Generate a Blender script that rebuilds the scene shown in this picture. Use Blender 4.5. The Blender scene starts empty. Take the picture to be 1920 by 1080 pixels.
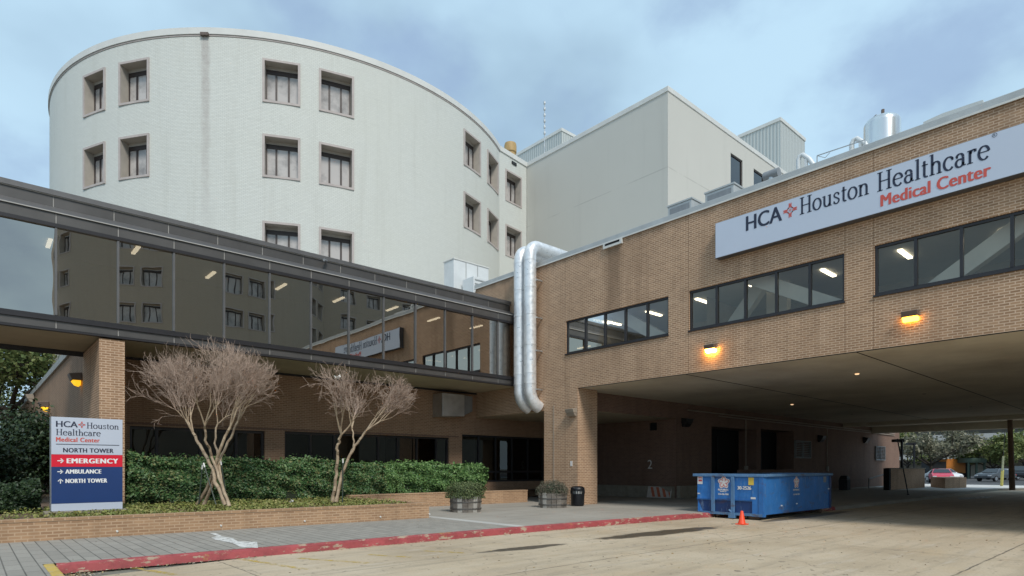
import bpy, math, random
import numpy as np
from mathutils import Vector, Matrix
R = math.radians
random.seed(7); rng = np.random.default_rng(7)
sc = bpy.context.scene
COL = sc.collection

# ------------------------------------------------------------------ camera
# X runs along the driveway (away to the right), Y runs away to the left
CAM_H, FPX, YAW = 1.65, 1140.0, R(48.13246519856803)
cd = bpy.data.cameras.new('camera'); cam = bpy.data.objects.new('camera', cd); COL.objects.link(cam)
cd.sensor_width = 36; cd.lens = 36 * FPX / 1920; cd.shift_y = (877 - 540) / 1920
cd.clip_start = 0.1; cd.clip_end = 3000
cam.location = (0, 0, CAM_H); cam.rotation_euler = (R(90), 0, YAW - R(90))
sc.camera = cam

# ------------------------------------------------------------------ sky, sun, exposure
SUN = Vector((-0.26, -0.74, 0.82)).normalized()
w = bpy.data.worlds.new('World'); sc.world = w; w.use_nodes = True
nt = w.node_tree; nt.nodes.clear()
out = nt.nodes.new('ShaderNodeOutputWorld'); bg = nt.nodes.new('ShaderNodeBackground'); bg.inputs[1].default_value = 0.1
sky = nt.nodes.new('ShaderNodeTexSky'); sky.sky_type = 'NISHITA'; sky.sun_disc = False
sky.sun_elevation = math.asin(SUN.z); sky.sun_rotation = math.atan2(SUN.x, SUN.y)
sky.air_density = 1.2; sky.dust_density = 1.5; sky.ozone_density = 1.5
tc = nt.nodes.new('ShaderNodeTexCoord')
def wnoise(scale, detail, rough, loc, sz):
    mp = nt.nodes.new('ShaderNodeMapping'); mp.inputs['Scale'].default_value = sz; mp.inputs['Location'].default_value = loc
    n = nt.nodes.new('ShaderNodeTexNoise'); n.inputs['Scale'].default_value = scale
    n.inputs['Detail'].default_value = detail; n.inputs['Roughness'].default_value = rough
    nt.links.new(tc.outputs['Generated'], mp.inputs[0]); nt.links.new(mp.outputs[0], n.inputs['Vector'])
    return n
def wramp(src, stops):
    r = nt.nodes.new('ShaderNodeValToRGB'); r.color_ramp.interpolation = 'EASE'
    while len(r.color_ramp.elements) < len(stops): r.color_ramp.elements.new(0.5)
    for e, (p, c) in zip(r.color_ramp.elements, stops): e.position = p; e.color = (c, c, c, 1)
    nt.links.new(src, r.inputs[0]); return r
def wmix(fac, a, b):
    m = nt.nodes.new('ShaderNodeMix'); m.data_type = 'RGBA'
    nt.links.new(fac, m.inputs[0])
    for s, i in ((a, 6), (b, 7)):
        if isinstance(s, tuple): m.inputs[i].default_value = s
        else: nt.links.new(s, m.inputs[i])
    return m.outputs[2]
n1 = wnoise(1.6, 5, .5, (.3, 1.7, .2), (1, 1, 1.7)); r1 = wramp(n1.outputs[0], [(.30, .45), (.60, 1.0)])
n2 = wnoise(3.6, 6, .52, (4.3, .4, 2.1), (1, 1, 1.5)); r2 = wramp(n2.outputs[0], [(.47, 0), (.70, .72)])
c1 = wmix(r1.outputs[0], sky.outputs[0], (5.5, 7.8, 9.6, 1))       # thin bright haze
c2 = wmix(r2.outputs[0], c1, (3.1, 4.4, 6.7, 1))                   # darker smudges of cloud
nt.links.new(c2, bg.inputs[0]); nt.links.new(bg.outputs[0], out.inputs[0])
sd = bpy.data.lights.new('sun', 'SUN'); sd.energy = 2.6; sd.angle = R(15); sd.color = (1, .95, .87)
so = bpy.data.objects.new('sun', sd); COL.objects.link(so); so.location = (0, 0, 60)
so.rotation_euler = SUN.to_track_quat('Z', 'Y').to_euler()
vs = sc.view_settings; vs.view_transform = 'Standard'; vs.look = 'None'; vs.exposure = 0.0; vs.gamma = 1
sc.cycles.use_denoising = True; sc.cycles.max_bounces = 12; sc.cycles.diffuse_bounces = 6; sc.cycles.sample_clamp_indirect = 12

# ------------------------------------------------------------------ pixel rays of the photograph (1920 wide) -> metres
FW = Vector((math.cos(YAW), math.sin(YAW), 0)); RT = Vector((math.sin(YAW), -math.cos(YAW), 0))
def ray(px): return FW + RT * ((px - 960) / FPX)
def zat(py, d): return CAM_H + (877 - py) / FPX * d
def ground(px, py, z=0.0):
    d = (CAM_H - z) * FPX / (py - 877); v = ray(px) * d; return Vector((v.x, v.y, z))
def onx(px, py, X):
    r = ray(px); d = X / r.x; return Vector((X, d * r.y, zat(py, d)))
def ony(px, py, Y):
    r = ray(px); d = Y / r.y; return Vector((d * r.x, Y, zat(py, d)))
def atd(px, py, d):
    v = ray(px) * d; return Vector((v.x, v.y, zat(py, d)))

# ------------------------------------------------------------------ materials
def mat(name):
    m = bpy.data.materials.new(name); m.use_nodes = True; t = m.node_tree
    return m, t, t.nodes['Principled BSDF']
def nd(t, kind, **kw):
    n = t.nodes.new(kind)
    for k, v in kw.items():
        if k in n.inputs: n.inputs[k].default_value = v
        else: setattr(n, k, v)
    return n
def mixc(t, fac, a, b, blend='MIX'):
    m = t.nodes.new('ShaderNodeMix'); m.data_type = 'RGBA'; m.blend_type = blend
    for s, i in ((fac, 0), (a, 6), (b, 7)):
        if isinstance(s, (int, float)): m.inputs[i].default_value = s
        elif isinstance(s, tuple): m.inputs[i].default_value = s if len(s) == 4 else (*s, 1)
        else: t.links.new(s, m.inputs[i])
    return m.outputs[2]
def mth(t, op, a, b=0.0, c=None):
    m = t.nodes.new('ShaderNodeMath'); m.operation = op
    for i, s in enumerate((a, b, c)):
        if s is None: continue
        if isinstance(s, (int, float)): m.inputs[i].default_value = s
        else: t.links.new(s, m.inputs[i])
    return m.outputs[0]
def ramp(t, src, stops):
    r = t.nodes.new('ShaderNodeValToRGB')
    while len(r.color_ramp.elements) < len(stops): r.color_ramp.elements.new(.5)
    for e, (p, c) in zip(r.color_ramp.elements, stops):
        e.position = p; e.color = (c, c, c, 1) if isinstance(c, (int, float)) else (*c, 1)
    t.links.new(src, r.inputs[0]); return r.outputs[0]
def noise(t, vec, scale, detail=4, rough=.55, stretch=None):
    if stretch:
        mp = nd(t, 'ShaderNodeMapping'); mp.inputs['Scale'].default_value = stretch
        t.links.new(vec, mp.inputs[0]); vec = mp.outputs[0]
    n = nd(t, 'ShaderNodeTexNoise', Scale=scale, Detail=detail, Roughness=rough); t.links.new(vec, n.inputs['Vector'])
    return n.outputs[0]
def bump(t, b, h, strength, dist):
    n = nd(t, 'ShaderNodeBump', Strength=strength, Distance=dist); t.links.new(h, n.inputs['Height']); t.links.new(n.outputs[0], b.inputs['Normal'])
def plain(name, col, rough=.6, metal=0.0, var=.18, scale=3.0, bmp=0.0, spec=None, col2=None, th=(.35, .75)):
    m, t, b = mat(name)
    tc = nd(t, 'ShaderNodeTexCoord'); v = tc.outputs['Object']
    n = noise(t, v, scale, 6, .62)
    c2 = col2 if col2 else tuple(c * (1 - var) for c in col)
    t.links.new(ramp(t, n, [(th[0], tuple(col)), (th[1], tuple(c2))]), b.inputs['Base Color'])
    b.inputs['Roughness'].default_value = rough; b.inputs['Metallic'].default_value = metal
    if spec is not None: b.inputs['Specular IOR Level'].default_value = spec
    if bmp: bump(t, b, noise(t, v, scale * 9, 4), bmp, .01)
    return m
def glow(name, col, strength):
    m, t, b = mat(name)
    b.inputs['Base Color'].default_value = (*col, 1); b.inputs['Emission Color'].default_value = (*col, 1)
    b.inputs['Emission Strength'].default_value = strength; return m
def wall_uv(t):
    g = nd(t, 'ShaderNodeNewGeometry')
    p = nd(t, 'ShaderNodeSeparateXYZ'); t.links.new(g.outputs['Position'], p.inputs[0])
    n = nd(t, 'ShaderNodeSeparateXYZ'); t.links.new(g.outputs['True Normal'], n.inputs[0])
    fx = mth(t, 'GREATER_THAN', mth(t, 'ABSOLUTE', n.outputs[0]), .7)
    fz = mth(t, 'GREATER_THAN', mth(t, 'ABSOLUTE', n.outputs[2]), .7)
    def sel(f, a, b): return mth(t, 'ADD', mth(t, 'MULTIPLY', f, b), mth(t, 'MULTIPLY', mth(t, 'SUBTRACT', 1.0, f), a))
    u = sel(fx, p.outputs[0], p.outputs[1]); v = sel(fz, p.outputs[2], p.outputs[1])
    c = nd(t, 'ShaderNodeCombineXYZ'); t.links.new(u, c.inputs[0]); t.links.new(v, c.inputs[1])
    return c.outputs[0], g.outputs['Position'], p
def brick(name, ca, cb, cm, bw=.2032, rh=.0677, ms=.011, stain=.35, streak=None):
    m, t, b = mat(name)
    uv, pos, p = wall_uv(t)
    br = nd(t, 'ShaderNodeTexBrick', offset=.5, squash=1.0)
    for k, v in (('Scale', 1.0), ('Mortar Size', ms), ('Mortar Smooth', .15), ('Bias', 0.0), ('Brick Width', bw), ('Row Height', rh)): br.inputs[k].default_value = v
    br.inputs['Color1'].default_value = (*ca, 1); br.inputs['Color2'].default_value = (*cb, 1); br.inputs['Mortar'].default_value = (*cm, 1)
    t.links.new(uv, br.inputs['Vector'])
    n = noise(t, pos, .55, 6, .6); n2 = noise(t, pos, 1.0, 5, .6, (2.2, 2.2, .25))
    c = mixc(t, ramp(t, n, [(.38, 0.0), (.7, stain)]), br.outputs[0], tuple(x * .62 for x in ca))
    c = mixc(t, ramp(t, n2, [(.50, 0.0), (.74, stain * 1.2)]), c, tuple(x * .5 for x in ca))
    # efflorescence and rubbed patches
    n3 = noise(t, pos, .9, 6, .65)
    c = mixc(t, ramp(t, n3, [(.58, 0.0), (.75, .3)]), c, cm)
    if streak:
        y0, zt, wd, ln = streak
        k = ramp(t, mth(t, 'ADD', mth(t, 'ABSOLUTE', mth(t, 'SUBTRACT', p.outputs[1], y0)), mth(t, 'MULTIPLY', noise(t, pos, 1.0, 4, .6, (3, 3, .8)), .35)), [(wd * .6, 1.0), (wd, 0.0)])
        k = mth(t, 'MULTIPLY', k, ramp(t, mth(t, 'DIVIDE', mth(t, 'SUBTRACT', zt, p.outputs[2]), ln), [(0.0, .0), (.06, 1.0), (.7, .6), (1.0, 0.0)]))
        c = mixc(t, mth(t, 'MULTIPLY', k, .6), c, tuple(x * .32 for x in ca))
        jn = None
        for yj in (17.16, 11.42, 6.46, 5.74):                       # movement joints in the long wall
            q = mth(t, 'LESS_THAN', mth(t, 'ABSOLUTE', mth(t, 'SUBTRACT', p.outputs[1], yj)), .011); jn = q if jn is None else mth(t, 'MAXIMUM', jn, q)
        c = mixc(t, mth(t, 'MULTIPLY', jn, .55), c, tuple(x * .35 for x in ca))
        tz = ramp(t, mth(t, 'ADD', mth(t, 'SUBTRACT', 10.28, p.outputs[2]), mth(t, 'MULTIPLY', noise(t, pos, 1.0, 5, .65, (2.5, 2.5, .5)), 1.6)), [(.55, .6), (1.5, 0.0)])
        c = mixc(t, tz, c, tuple(x * .45 for x in ca))                # uneven darkening below the coping
    t.links.new(c, b.inputs['Base Color']); b.inputs['Roughness'].default_value = .88
    bump(t, b, br.outputs['Fac'], -.35, .008)
    return m
M = {}
M['brick'] = brick('tan_brick', (.42, .255, .147), (.285, .167, .094), (.62, .455, .325), streak=(14.65, 10.2, .62, 3.4))
M['brick_low'] = brick('brown_planter_brick', (.43, .265, .15), (.31, .185, .105), (.50, .35, .23))
M['brick_annex'] = brick('shade_darkened_brick', (.33, .195, .115), (.235, .14, .082), (.42, .29, .20))  # same brick as the wing, with its shade put into a darker base colour
M['brick_dark'] = brick('dark_brown_brick', (.20, .115, .08), (.15, .085, .06), (.23, .155, .12))  # darker brown brick for the underpass walls and lintel line
def white_brick(name, base, R0, stain_ang=None):
    m, t, b = mat(name)
    tc = nd(t, 'ShaderNodeTexCoord'); s = nd(t, 'ShaderNodeSeparateXYZ'); t.links.new(tc.outputs['Object'], s.inputs[0])
    a = mth(t, 'MULTIPLY', mth(t, 'ARCTAN2', s.outputs[1], s.outputs[0]), R0)
    c = nd(t, 'ShaderNodeCombineXYZ'); t.links.new(a, c.inputs[0]); t.links.new(s.outputs[2], c.inputs[1])
    br = nd(t, 'ShaderNodeTexBrick', offset=.5)
    for k, v in (('Scale', 1.0), ('Mortar Size', .013), ('Mortar Smooth', .4), ('Bias', 0.0), ('Brick Width', .2032), ('Row Height', .0677)): br.inputs[k].default_value = v
    br.inputs['Color1'].default_value = (*base, 1); br.inputs['Color2'].default_value = (*[x * .93 for x in base], 1); br.inputs['Mortar'].default_value = (*[x * .80 for x in base], 1)
    t.links.new(c.outputs[0], br.inputs['Vector'])
    n = noise(t, c.outputs[0], .16, 6, .6); col = mixc(t, ramp(t, n, [(.4, 0.0), (.7, .22)]), br.outputs[0], (base[0] * .86, base[1] * .84, base[2] * .76))
    n2 = noise(t, c.outputs[0], 1.0, 6, .65, (1.6, .1, 1)); col = mixc(t, ramp(t, n2, [(.52, 0.0), (.76, .26)]), col, (base[0] * .6, base[1] * .58, base[2] * .54))
    n4 = noise(t, c.outputs[0], 1.0, 5, .7, (.35, 14.0, 1)); col = mixc(t, ramp(t, n4, [(.57, 0.0), (.68, .22)]), col, tuple(x * .62 for x in base))
    if stain_ang is not None:
        d = mth(t, 'ABSOLUTE', mth(t, 'SUBTRACT', a, stain_ang * R0))
        wob = mth(t, 'MULTIPLY', noise(t, c.outputs[0], 1.0, 4, .6, (3.5, 1.4, 1)), .3)
        k = ramp(t, mth(t, 'ADD', d, wob), [(.26, 1.0), (.42, 0.0)])
        k = mth(t, 'MULTIPLY', k, ramp(t, mth(t, 'DIVIDE', s.outputs[2], 24.0), [(.55, .12), (.72, .4), (.97, .8)]))
        k = mth(t, 'MULTIPLY', k, ramp(t, noise(t, c.outputs[0], 1.0, 5, .7, (5, 2.5, 1)), [(.3, .45), (.6, 1.0)]))
        col = mixc(t, mth(t, 'MULTIPLY', k, .9), col, (.36, .32, .30))
    t.links.new(col, b.inputs['Base Color']); b.inputs['Roughness'].default_value = .8
    h = mth(t, 'ADD', mth(t, 'MULTIPLY', br.outputs['Fac'], -1.0), mth(t, 'MULTIPLY', noise(t, c.outputs[0], 5, 4), 1.2))
    bump(t, b, h, .4, .012)
    return m
TC, TR, TH = Vector((18.92, 44.44, 0)), 15.29, 23.65
M['white_tower'] = white_brick('white_painted_brick', (.66, .675, .635), TR, R(-131.04))
M['tan_tower'] = white_brick('taupe_painted_brick', (.49, .42, .335), TR)
def stucco(name, base):
    m, t, b = mat(name)
    g = nd(t, 'ShaderNodeNewGeometry'); v = g.outputs['Position']
    n = noise(t, v, .12, 6, .6); n2 = noise(t, v, 1.0, 5, .65, (1.5, 1.5, .12))
    c = mixc(t, ramp(t, n, [(.4, 0.0), (.7, .3)]), base, tuple(x * .84 for x in base))
    c = mixc(t, ramp(t, n2, [(.55, 0.0), (.8, .22)]), c, tuple(x * .66 for x in base))
    p = nd(t, 'ShaderNodeSeparateXYZ'); t.links.new(v, p.inputs[0])
    ln = mth(t, 'LESS_THAN', mth(t, 'ABSOLUTE', mth(t, 'SUBTRACT', p.outputs[2], 19.0)), .035)
    c = mixc(t, mth(t, 'MULTIPLY', ln, ramp(t, noise(t, v, .7), [(.4, 0.0), (.6, .4)])), c, tuple(x * .55 for x in base))
    t.links.new(c, b.inputs['Base Color']); b.inputs['Roughness'].default_value = .9
    bump(t, b, noise(t, v, 14, 5), .3, .01); return m
M['stucco'] = stucco('pale_grey_render', (.56, .55, .505))
def corrugated(name, base):
    m, t, b = mat(name); uv, pos, p = wall_uv(t)
    wv = nd(t, 'ShaderNodeTexWave', wave_type='BANDS', bands_direction='X', Scale=1.15); t.links.new(uv, wv.inputs['Vector'])
    c = mixc(t, ramp(t, wv.outputs['Fac'], [(.3, 0.0), (.5, .55)]), base, tuple(x * .62 for x in base))
    t.links.new(c, b.inputs['Base Color']); b.inputs['Roughness'].default_value = .5; b.inputs['Metallic'].default_value = .2
    bump(t, b, wv.outputs['Fac'], .5, .05); return m
M['corr'] = corrugated('ribbed_metal_cladding', (.56, .58, .55))
M['coping'] = plain('grey_metal_coping', (.50, .51, .50), .45, .3, .22, 1.5)
M['white_coping'] = plain('white_coping', (.66, .66, .63), .6, 0, .12, 1.2)
M['trim'] = plain('pinkish_window_trim', (.49, .435, .41), .8, 0, .18, 2.5)
M['reveal'] = plain('beige_window_reveal', (.45, .41, .36), .85, 0, .2, 2.0)
M['sash'] = plain('dark_brown_sash', (.055, .04, .036), .45, 0, .3, 4)
M['pane'] = plain('blind_behind_glass', (.52, .49, .47), .08, 0, .55, .9, col2=(.25, .235, .225), th=(.45, .68), spec=.8)
M['bronze'] = plain('bronze_metal_panel', (.118, .112, .108), .42, .45, .28, .9, spec=.5)
M['bronze_dark'] = plain('dark_bronze_trim', (.035, .033, .036), .4, .3, .2, 3)
M['joint'] = plain('pale_sealant', (.42, .41, .39), .7, 0, .15, 4)
M['mullion'] = plain('grey_bronze_mullion', (.16, .155, .155), .4, .4, .2, 3)
M['soffit'] = plain('tan_plaster_soffit', (.50, .43, .31), .85, 0, .3, .45, .15)
M['soffit_conc'] = plain('stained_concrete_soffit', (.60, .53, .41), .9, 0, .5, .3, .2, col2=(.40, .34, .255), th=(.4, .72))
M['ceil'] = plain('pale_ceiling', (.55, .55, .52), .9, 0, .1, 1)
M['inner'] = plain('taupe_inner_wall', (.40, .37, .32), .9, 0, .35, .5, col2=(.22, .20, .17))
M['brace'] = plain('white_steel_brace', (.62, .62, .58), .6, 0, .1, 2)
def sheet_glass(name, refl, tint, gl=(.85, .86, .84), rough=.0, wav=0.0):
    m, t, b = mat(name); t.nodes.remove(b)
    tr = nd(t, 'ShaderNodeBsdfTransparent', Color=(*tint, 1)); g = nd(t, 'ShaderNodeBsdfGlossy', Color=(*gl, 1), Roughness=rough)
    fr = nd(t, 'ShaderNodeFresnel', IOR=1.5); mx = nd(t, 'ShaderNodeMixShader')
    t.links.new(mth(t, 'ADD', mth(t, 'MULTIPLY', fr.outputs[0], .9), refl), mx.inputs[0])
    t.links.new(tr.outputs[0], mx.inputs[1]); t.links.new(g.outputs[0], mx.inputs[2])
    if wav:
        gm = nd(t, 'ShaderNodeNewGeometry'); bn = nd(t, 'ShaderNodeBump', Strength=1.0, Distance=wav)
        t.links.new(noise(t, gm.outputs['Position'], .9, 2, .4), bn.inputs['Height']); t.links.new(bn.outputs[0], g.inputs['Normal'])
    t.links.new(mx.outputs[0], t.nodes['Material Output'].inputs[0]); return m
M['mirror_glass'] = sheet_glass('reflective_grey_glass', .41, (.17, .16, .145), (.96, .88, .79), 0.0, .0019)
M['wing_glass'] = sheet_glass('clear_grey_glass', .05, (.80, .79, .74), (.9, .86, .78), wav=.0012)
M['dark_glass'] = sheet_glass('dark_tinted_glass', .03, (.16, .17, .165))
M['lamp_tube'] = glow('lit_fluorescent', (1, .90, .68), 5.0)
M['amber'] = glow('lit_amber_lens', (1, .42, .03), 14.0)
M['amber_dim'] = glow('weak_amber_lens', (1, .52, .02), 1.1)
M['amber_bright'] = glow('bright_sodium_lens', (1, .46, .06), 75.0)
M['can_light'] = glow('small_warm_can_light', (1, .7, .4), 1.0)
def alu(name, col, rough, metal=.85, bs=.35):
    m, t, b = mat(name); tc = nd(t, 'ShaderNodeTexCoord'); v = tc.outputs['Object']
    n = noise(t, v, 3.5, 6, .65)
    t.links.new(ramp(t, n, [(.3, tuple(x * .72 for x in col)), (.7, col)]), b.inputs['Base Color'])
    s = nd(t, 'ShaderNodeSeparateXYZ'); t.links.new(v, s.inputs[0])
    t.links.new(ramp(t, noise(t, v, 7, 4), [(.3, rough * .7), (.7, min(1, rough * 1.5))]), b.inputs['Roughness'])
    b.inputs['Metallic'].default_value = metal
    bump(t, b, noise(t, v, 6.0, 3), bs, .02); return m
M['alu'] = alu('crinkled_aluminium_jacket', (.90, .91, .92), .36, .5, .22)
M['galv'] = alu('galvanised_sheet', (.62, .63, .63), .42)
M['white_duct'] = plain('white_painted_sheet_metal', (.74, .76, .76), .5, .1, .16, 1.3)
M['unit_grey'] = plain('grey_rooftop_unit', (.30, .31, .32), .5, .3, .3, 2)
M['ochre'] = plain('ochre_drum', (.46, .30, .12), .6, 0, .25, 2)
M['steel'] = plain('stainless_tank', (.76, .78, .78), .24, .8, .06, 1.2)
M['pale_dome'] = plain('pale_weathered_shell', (.60, .62, .60), .6, 0, .15, 1)

# ground materials -------------------------------------------------
def concrete_road():
    m, t, b = mat('worn_concrete_road')
    g = nd(t, 'ShaderNodeNewGeometry'); v = g.outputs['Position']
    p = nd(t, 'ShaderNodeSeparateXYZ'); t.links.new(v, p.inputs[0])
    base = ramp(t, noise(t, v, .35, 7, .62), [(.3, (.41, .32, .215)), (.5, (.52, .42, .295)), (.72, (.60, .50, .37))])
    c = mixc(t, ramp(t, noise(t, v, 1.0, 6, .7, (.28, 2.6, 1)), [(.5, 0.0), (.72, .5)]), base, (.245, .205, .15))     # tyre polish streaks
    c = mixc(t, ramp(t, noise(t, v, 1.0, 6, .7, (.5, 3.4, 1.3)), [(.56, 0.0), (.70, .55)]), c, (.58, .51, .42))        # scuffed pale streaks
    c = mixc(t, ramp(t, noise(t, v, 2.3, 8, .75), [(.56, 0.0), (.68, .5)]), c, (.29, .24, .18))
    c = mixc(t, ramp(t, noise(t, v, .6, 5, .6, (1.0, 1.6, 1)), [(.55, 0.0), (.75, .5)]), c, (.52, .38, .22))          # rusty ochre blotches
    c = mixc(t, ramp(t, noise(t, v, 28, 4, .7), [(.4, 0.0), (.75, .35)]), c, (.22, .18, .13))
    c = mixc(t, ramp(t, noise(t, v, 5.5, 3, .5), [(.66, 0.0), (.69, .7)]), c, (.13, .105, .08))                          # oil drips
    c = mixc(t, ramp(t, noise(t, v, 1.0, 4, .6, (.12, 5.0, 1)), [(.58, 0.0), (.68, .35)]), c, (.20, .17, .13))           # tyre marks
    # joints
    wob = mth(t, 'MULTIPLY', mth(t, 'SUBTRACT', noise(t, v, 1.6, 4), .5), .09)
    def line(axis, pos, wd):
        return mth(t, 'LESS_THAN', mth(t, 'ABSOLUTE', mth(t, 'SUBTRACT', mth(t, 'ADD', p.outputs[axis], wob), pos)), wd)
    ln = line(1, 7.05, .014)
    for ax, pos, wd in ((1, 2.42, .017), (0, 23.5, .012), (0, 3.3, .012), (0, 13.9, .010), (1, -2.2, .016), (0, 33.0, .014)): ln = mth(t, 'MAXIMUM', ln, line(ax, pos, wd))
    c = mixc(t, mth(t, 'MULTIPLY', ln, ramp(t, noise(t, v, 2.0, 3), [(.3, .35), (.6, .85)])), c, (.10, .085, .065))
    # crack
    cr = nd(t, 'ShaderNodeTexVoronoi', feature='DISTANCE_TO_EDGE', Scale=.22); 
    mp = nd(t, 'ShaderNodeVectorMath', operation='ADD'); nn = nd(t, 'ShaderNodeTexNoise', Scale=1.4, Detail=5.0); t.links.new(v, nn.inputs['Vector'])
    sc3 = nd(t, 'ShaderNodeVectorMath', operation='SCALE'); sc3.inputs['Scale'].default_value = .9; t.links.new(nn.outputs['Color'], sc3.inputs[0])
    t.links.new(v, mp.inputs[0]); t.links.new(sc3.outputs[0], mp.inputs[1]); t.links.new(mp.outputs[0], cr.inputs['Vector'])
    c = mixc(t, mth(t, 'MULTIPLY', mth(t, 'LESS_THAN', cr.outputs['Distance'], .0028), .35), c, (.13, .11, .085))
    # two wet oily patches in the gutter
    def ell(cx, cy, a, bq, ang):
        dx = mth(t, 'SUBTRACT', p.outputs[0], cx); dy = mth(t, 'SUBTRACT', p.outputs[1], cy)
        ca, sa = math.cos(ang), math.sin(ang)
        u = mth(t, 'DIVIDE', mth(t, 'ADD', mth(t, 'MULTIPLY', dx, ca), mth(t, 'MULTIPLY', dy, sa)), a)
        q = mth(t, 'DIVIDE', mth(t, 'SUBTRACT', mth(t, 'MULTIPLY', dy, ca), mth(t, 'MULTIPLY', dx, sa)), bq)
        d = mth(t, 'ADD', mth(t, 'MULTIPLY', u, u), mth(t, 'MULTIPLY', q, q))
        d = mth(t, 'ADD', d, mth(t, 'MULTIPLY', mth(t, 'SUBTRACT', noise(t, v, 1.7, 5, .6), .5), 1.5))
        return ramp(t, d, [(.55, 1.0), (.95, 0.0)])
    wet = mth(t, 'MAXIMUM', ell(13.3, 8.95, 2.7, .42, -.05), ell(8.6, 9.12, 1.25, .24, -.08))
    wet = mth(t, 'MAXIMUM', wet, mth(t, 'MULTIPLY', ell(21.5, 8.7, 4.0, .35, 0), .8))
    c = mixc(t, mth(t, 'MULTIPLY', wet, .92), c, (.065, .052, .035))
    t.links.new(c, b.inputs['Base Color'])
    t.links.new(mth(t, 'SUBTRACT', .88, mth(t, 'MULTIPLY', wet, .45)), b.inputs['Roughness'])
    bump(t, b, mth(t, 'ADD', noise(t, v, 30, 5), mth(t, 'MULTIPLY', ln, -1.5)), .35, .008)
    return m
M['road'] = concrete_road()
def flat_conc(name, a, bcol, joints=None):
    m, t, b = mat(name); g = nd(t, 'ShaderNodeNewGeometry'); v = g.outputs['Position']
    p = nd(t, 'ShaderNodeSeparateXYZ'); t.links.new(v, p.inputs[0])
    c = ramp(t, noise(t, v, .5, 7, .65), [(.3, a), (.7, bcol)])
    c = mixc(t, ramp(t, noise(t, v, 1.0, 6, .7, (.4, 1.8, 1)), [(.5, 0.0), (.75, .4)]), c, tuple(x * .62 for x in a))
    c = mixc(t, ramp(t, noise(t, v, 24, 4, .7), [(.4, 0.0), (.75, .25)]), c, tuple(x * .6 for x in a))
    if joints:
        ln = None
        for ax, st, off, wd in joints:
            k = mth(t, 'ABSOLUTE', mth(t, 'SUBTRACT', mth(t, 'MODULO', mth(t, 'ADD', p.outputs[ax], 300 + off), st), st / 2))
            k = mth(t, 'LESS_THAN', k, wd); ln = k if ln is None else mth(t, 'MAXIMUM', ln, k)
        c = mixc(t, mth(t, 'MULTIPLY', ln, .6), c, tuple(x * .35 for x in a))
    t.links.new(c, b.inputs['Base Color']); b.inputs['Roughness'].default_value = .9
    bump(t, b, noise(t, v, 30, 4), .25, .006); return m
M['plaza'] = flat_conc('brushed_plaza_concrete', (.30, .275, .235), (.385, .355, .31), [(0, 1.9, .4, .012), (1, 2.3, .1, .012)])
M['band'] = flat_conc('pale_concrete_band', (.45, .44, .41), (.52, .51, .48))
M['pale_pave'] = flat_conc('pale_far_concrete', (.58, .575, .55), (.68, .68, .66), [(0, 2.4, .4, .012), (1, 2.4, .1, .012)])
M['asphalt'] = flat_conc('asphalt', (.06, .06, .062), (.09, .09, .092))
M['earth'] = flat_conc('distant_ground', (.16, .155, .12), (.22, .21, .17))
M['soil'] = plain('mulch_soil', (.17, .115, .075), .95, 0, .5, 6, .5)
def pavers():
    m, t, b = mat('grey_paving_bricks'); g = nd(t, 'ShaderNodeNewGeometry'); v = g.outputs['Position']
    p = nd(t, 'ShaderNodeSeparateXYZ'); t.links.new(v, p.inputs[0])
    c3 = nd(t, 'ShaderNodeCombineXYZ'); t.links.new(p.outputs[1], c3.inputs[0]); t.links.new(p.outputs[0], c3.inputs[1])
    br = nd(t, 'ShaderNodeTexBrick', offset=.5)
    for k, q in (('Scale', 1.0), ('Mortar Size', .010), ('Mortar Smooth', .2), ('Bias', 0.0), ('Brick Width', .62), ('Row Height', .205)): br.inputs[k].default_value = q
    br.inputs['Color1'].default_value = (.335, .31, .27, 1); br.inputs['Color2'].default_value = (.275, .255, .222, 1); br.inputs['Mortar'].default_value = (.085, .08, .07, 1)
    t.links.new(c3.outputs[0], br.inputs['Vector'])
    c = mixc(t, ramp(t, noise(t, v, .8, 6, .65), [(.4, 0.0), (.7, .4)]), br.outputs[0], (.36, .335, .295))
    c = mixc(t, ramp(t, noise(t, v, 20, 4, .7), [(.45, 0.0), (.75, .3)]), c, (.14, .13, .115))
    t.links.new(c, b.inputs['Base Color']); b.inputs['Roughness'].default_value = .85
    bump(t, b, br.outputs['Fac'], -.5, .012); return m
M['pavers'] = pavers()
def chipped(name, col, dark, chip):
    m, t, b = mat(name); g = nd(t, 'ShaderNodeNewGeometry'); v = g.outputs['Position']
    c = ramp(t, noise(t, v, 1.8, 6, .6), [(.35, col), (.65, dark)])
    nz = nd(t, 'ShaderNodeSeparateXYZ'); t.links.new(g.outputs['True Normal'], nz.inputs[0])
    n = noise(t, v, 3.2, 6, .7, (1, 2, 3))
    c = mixc(t, ramp(t, n, [(.565, 0.0), (.595, .95)]), c, chip)
    n2 = noise(t, v, 1.4, 5, .7); c = mixc(t, ramp(t, n2, [(.62, 0.0), (.67, .7)]), c, (.40, .24, .06))
    c = mixc(t, ramp(t, noise(t, v, 9, 5, .7), [(.5, 0.0), (.75, .6)]), c, tuple(x * .35 for x in col))
    t.links.new(c, b.inputs['Base Color']); b.inputs['Roughness'].default_value = .65
    bump(t, b, n, .4, .01); return m
M['red_kerb'] = chipped('chipped_red_kerb_paint', (.40, .075, .08), (.27, .05, .052), (.40, .31, .22))
M['yellow_kerb'] = chipped('yellow_kerb_paint', (.62, .44, .10), (.52, .36, .09), (.40, .35, .26))
M['grey_kerb'] = flat_conc('grey_kerb', (.26, .24, .20), (.34, .32, .28))
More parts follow.
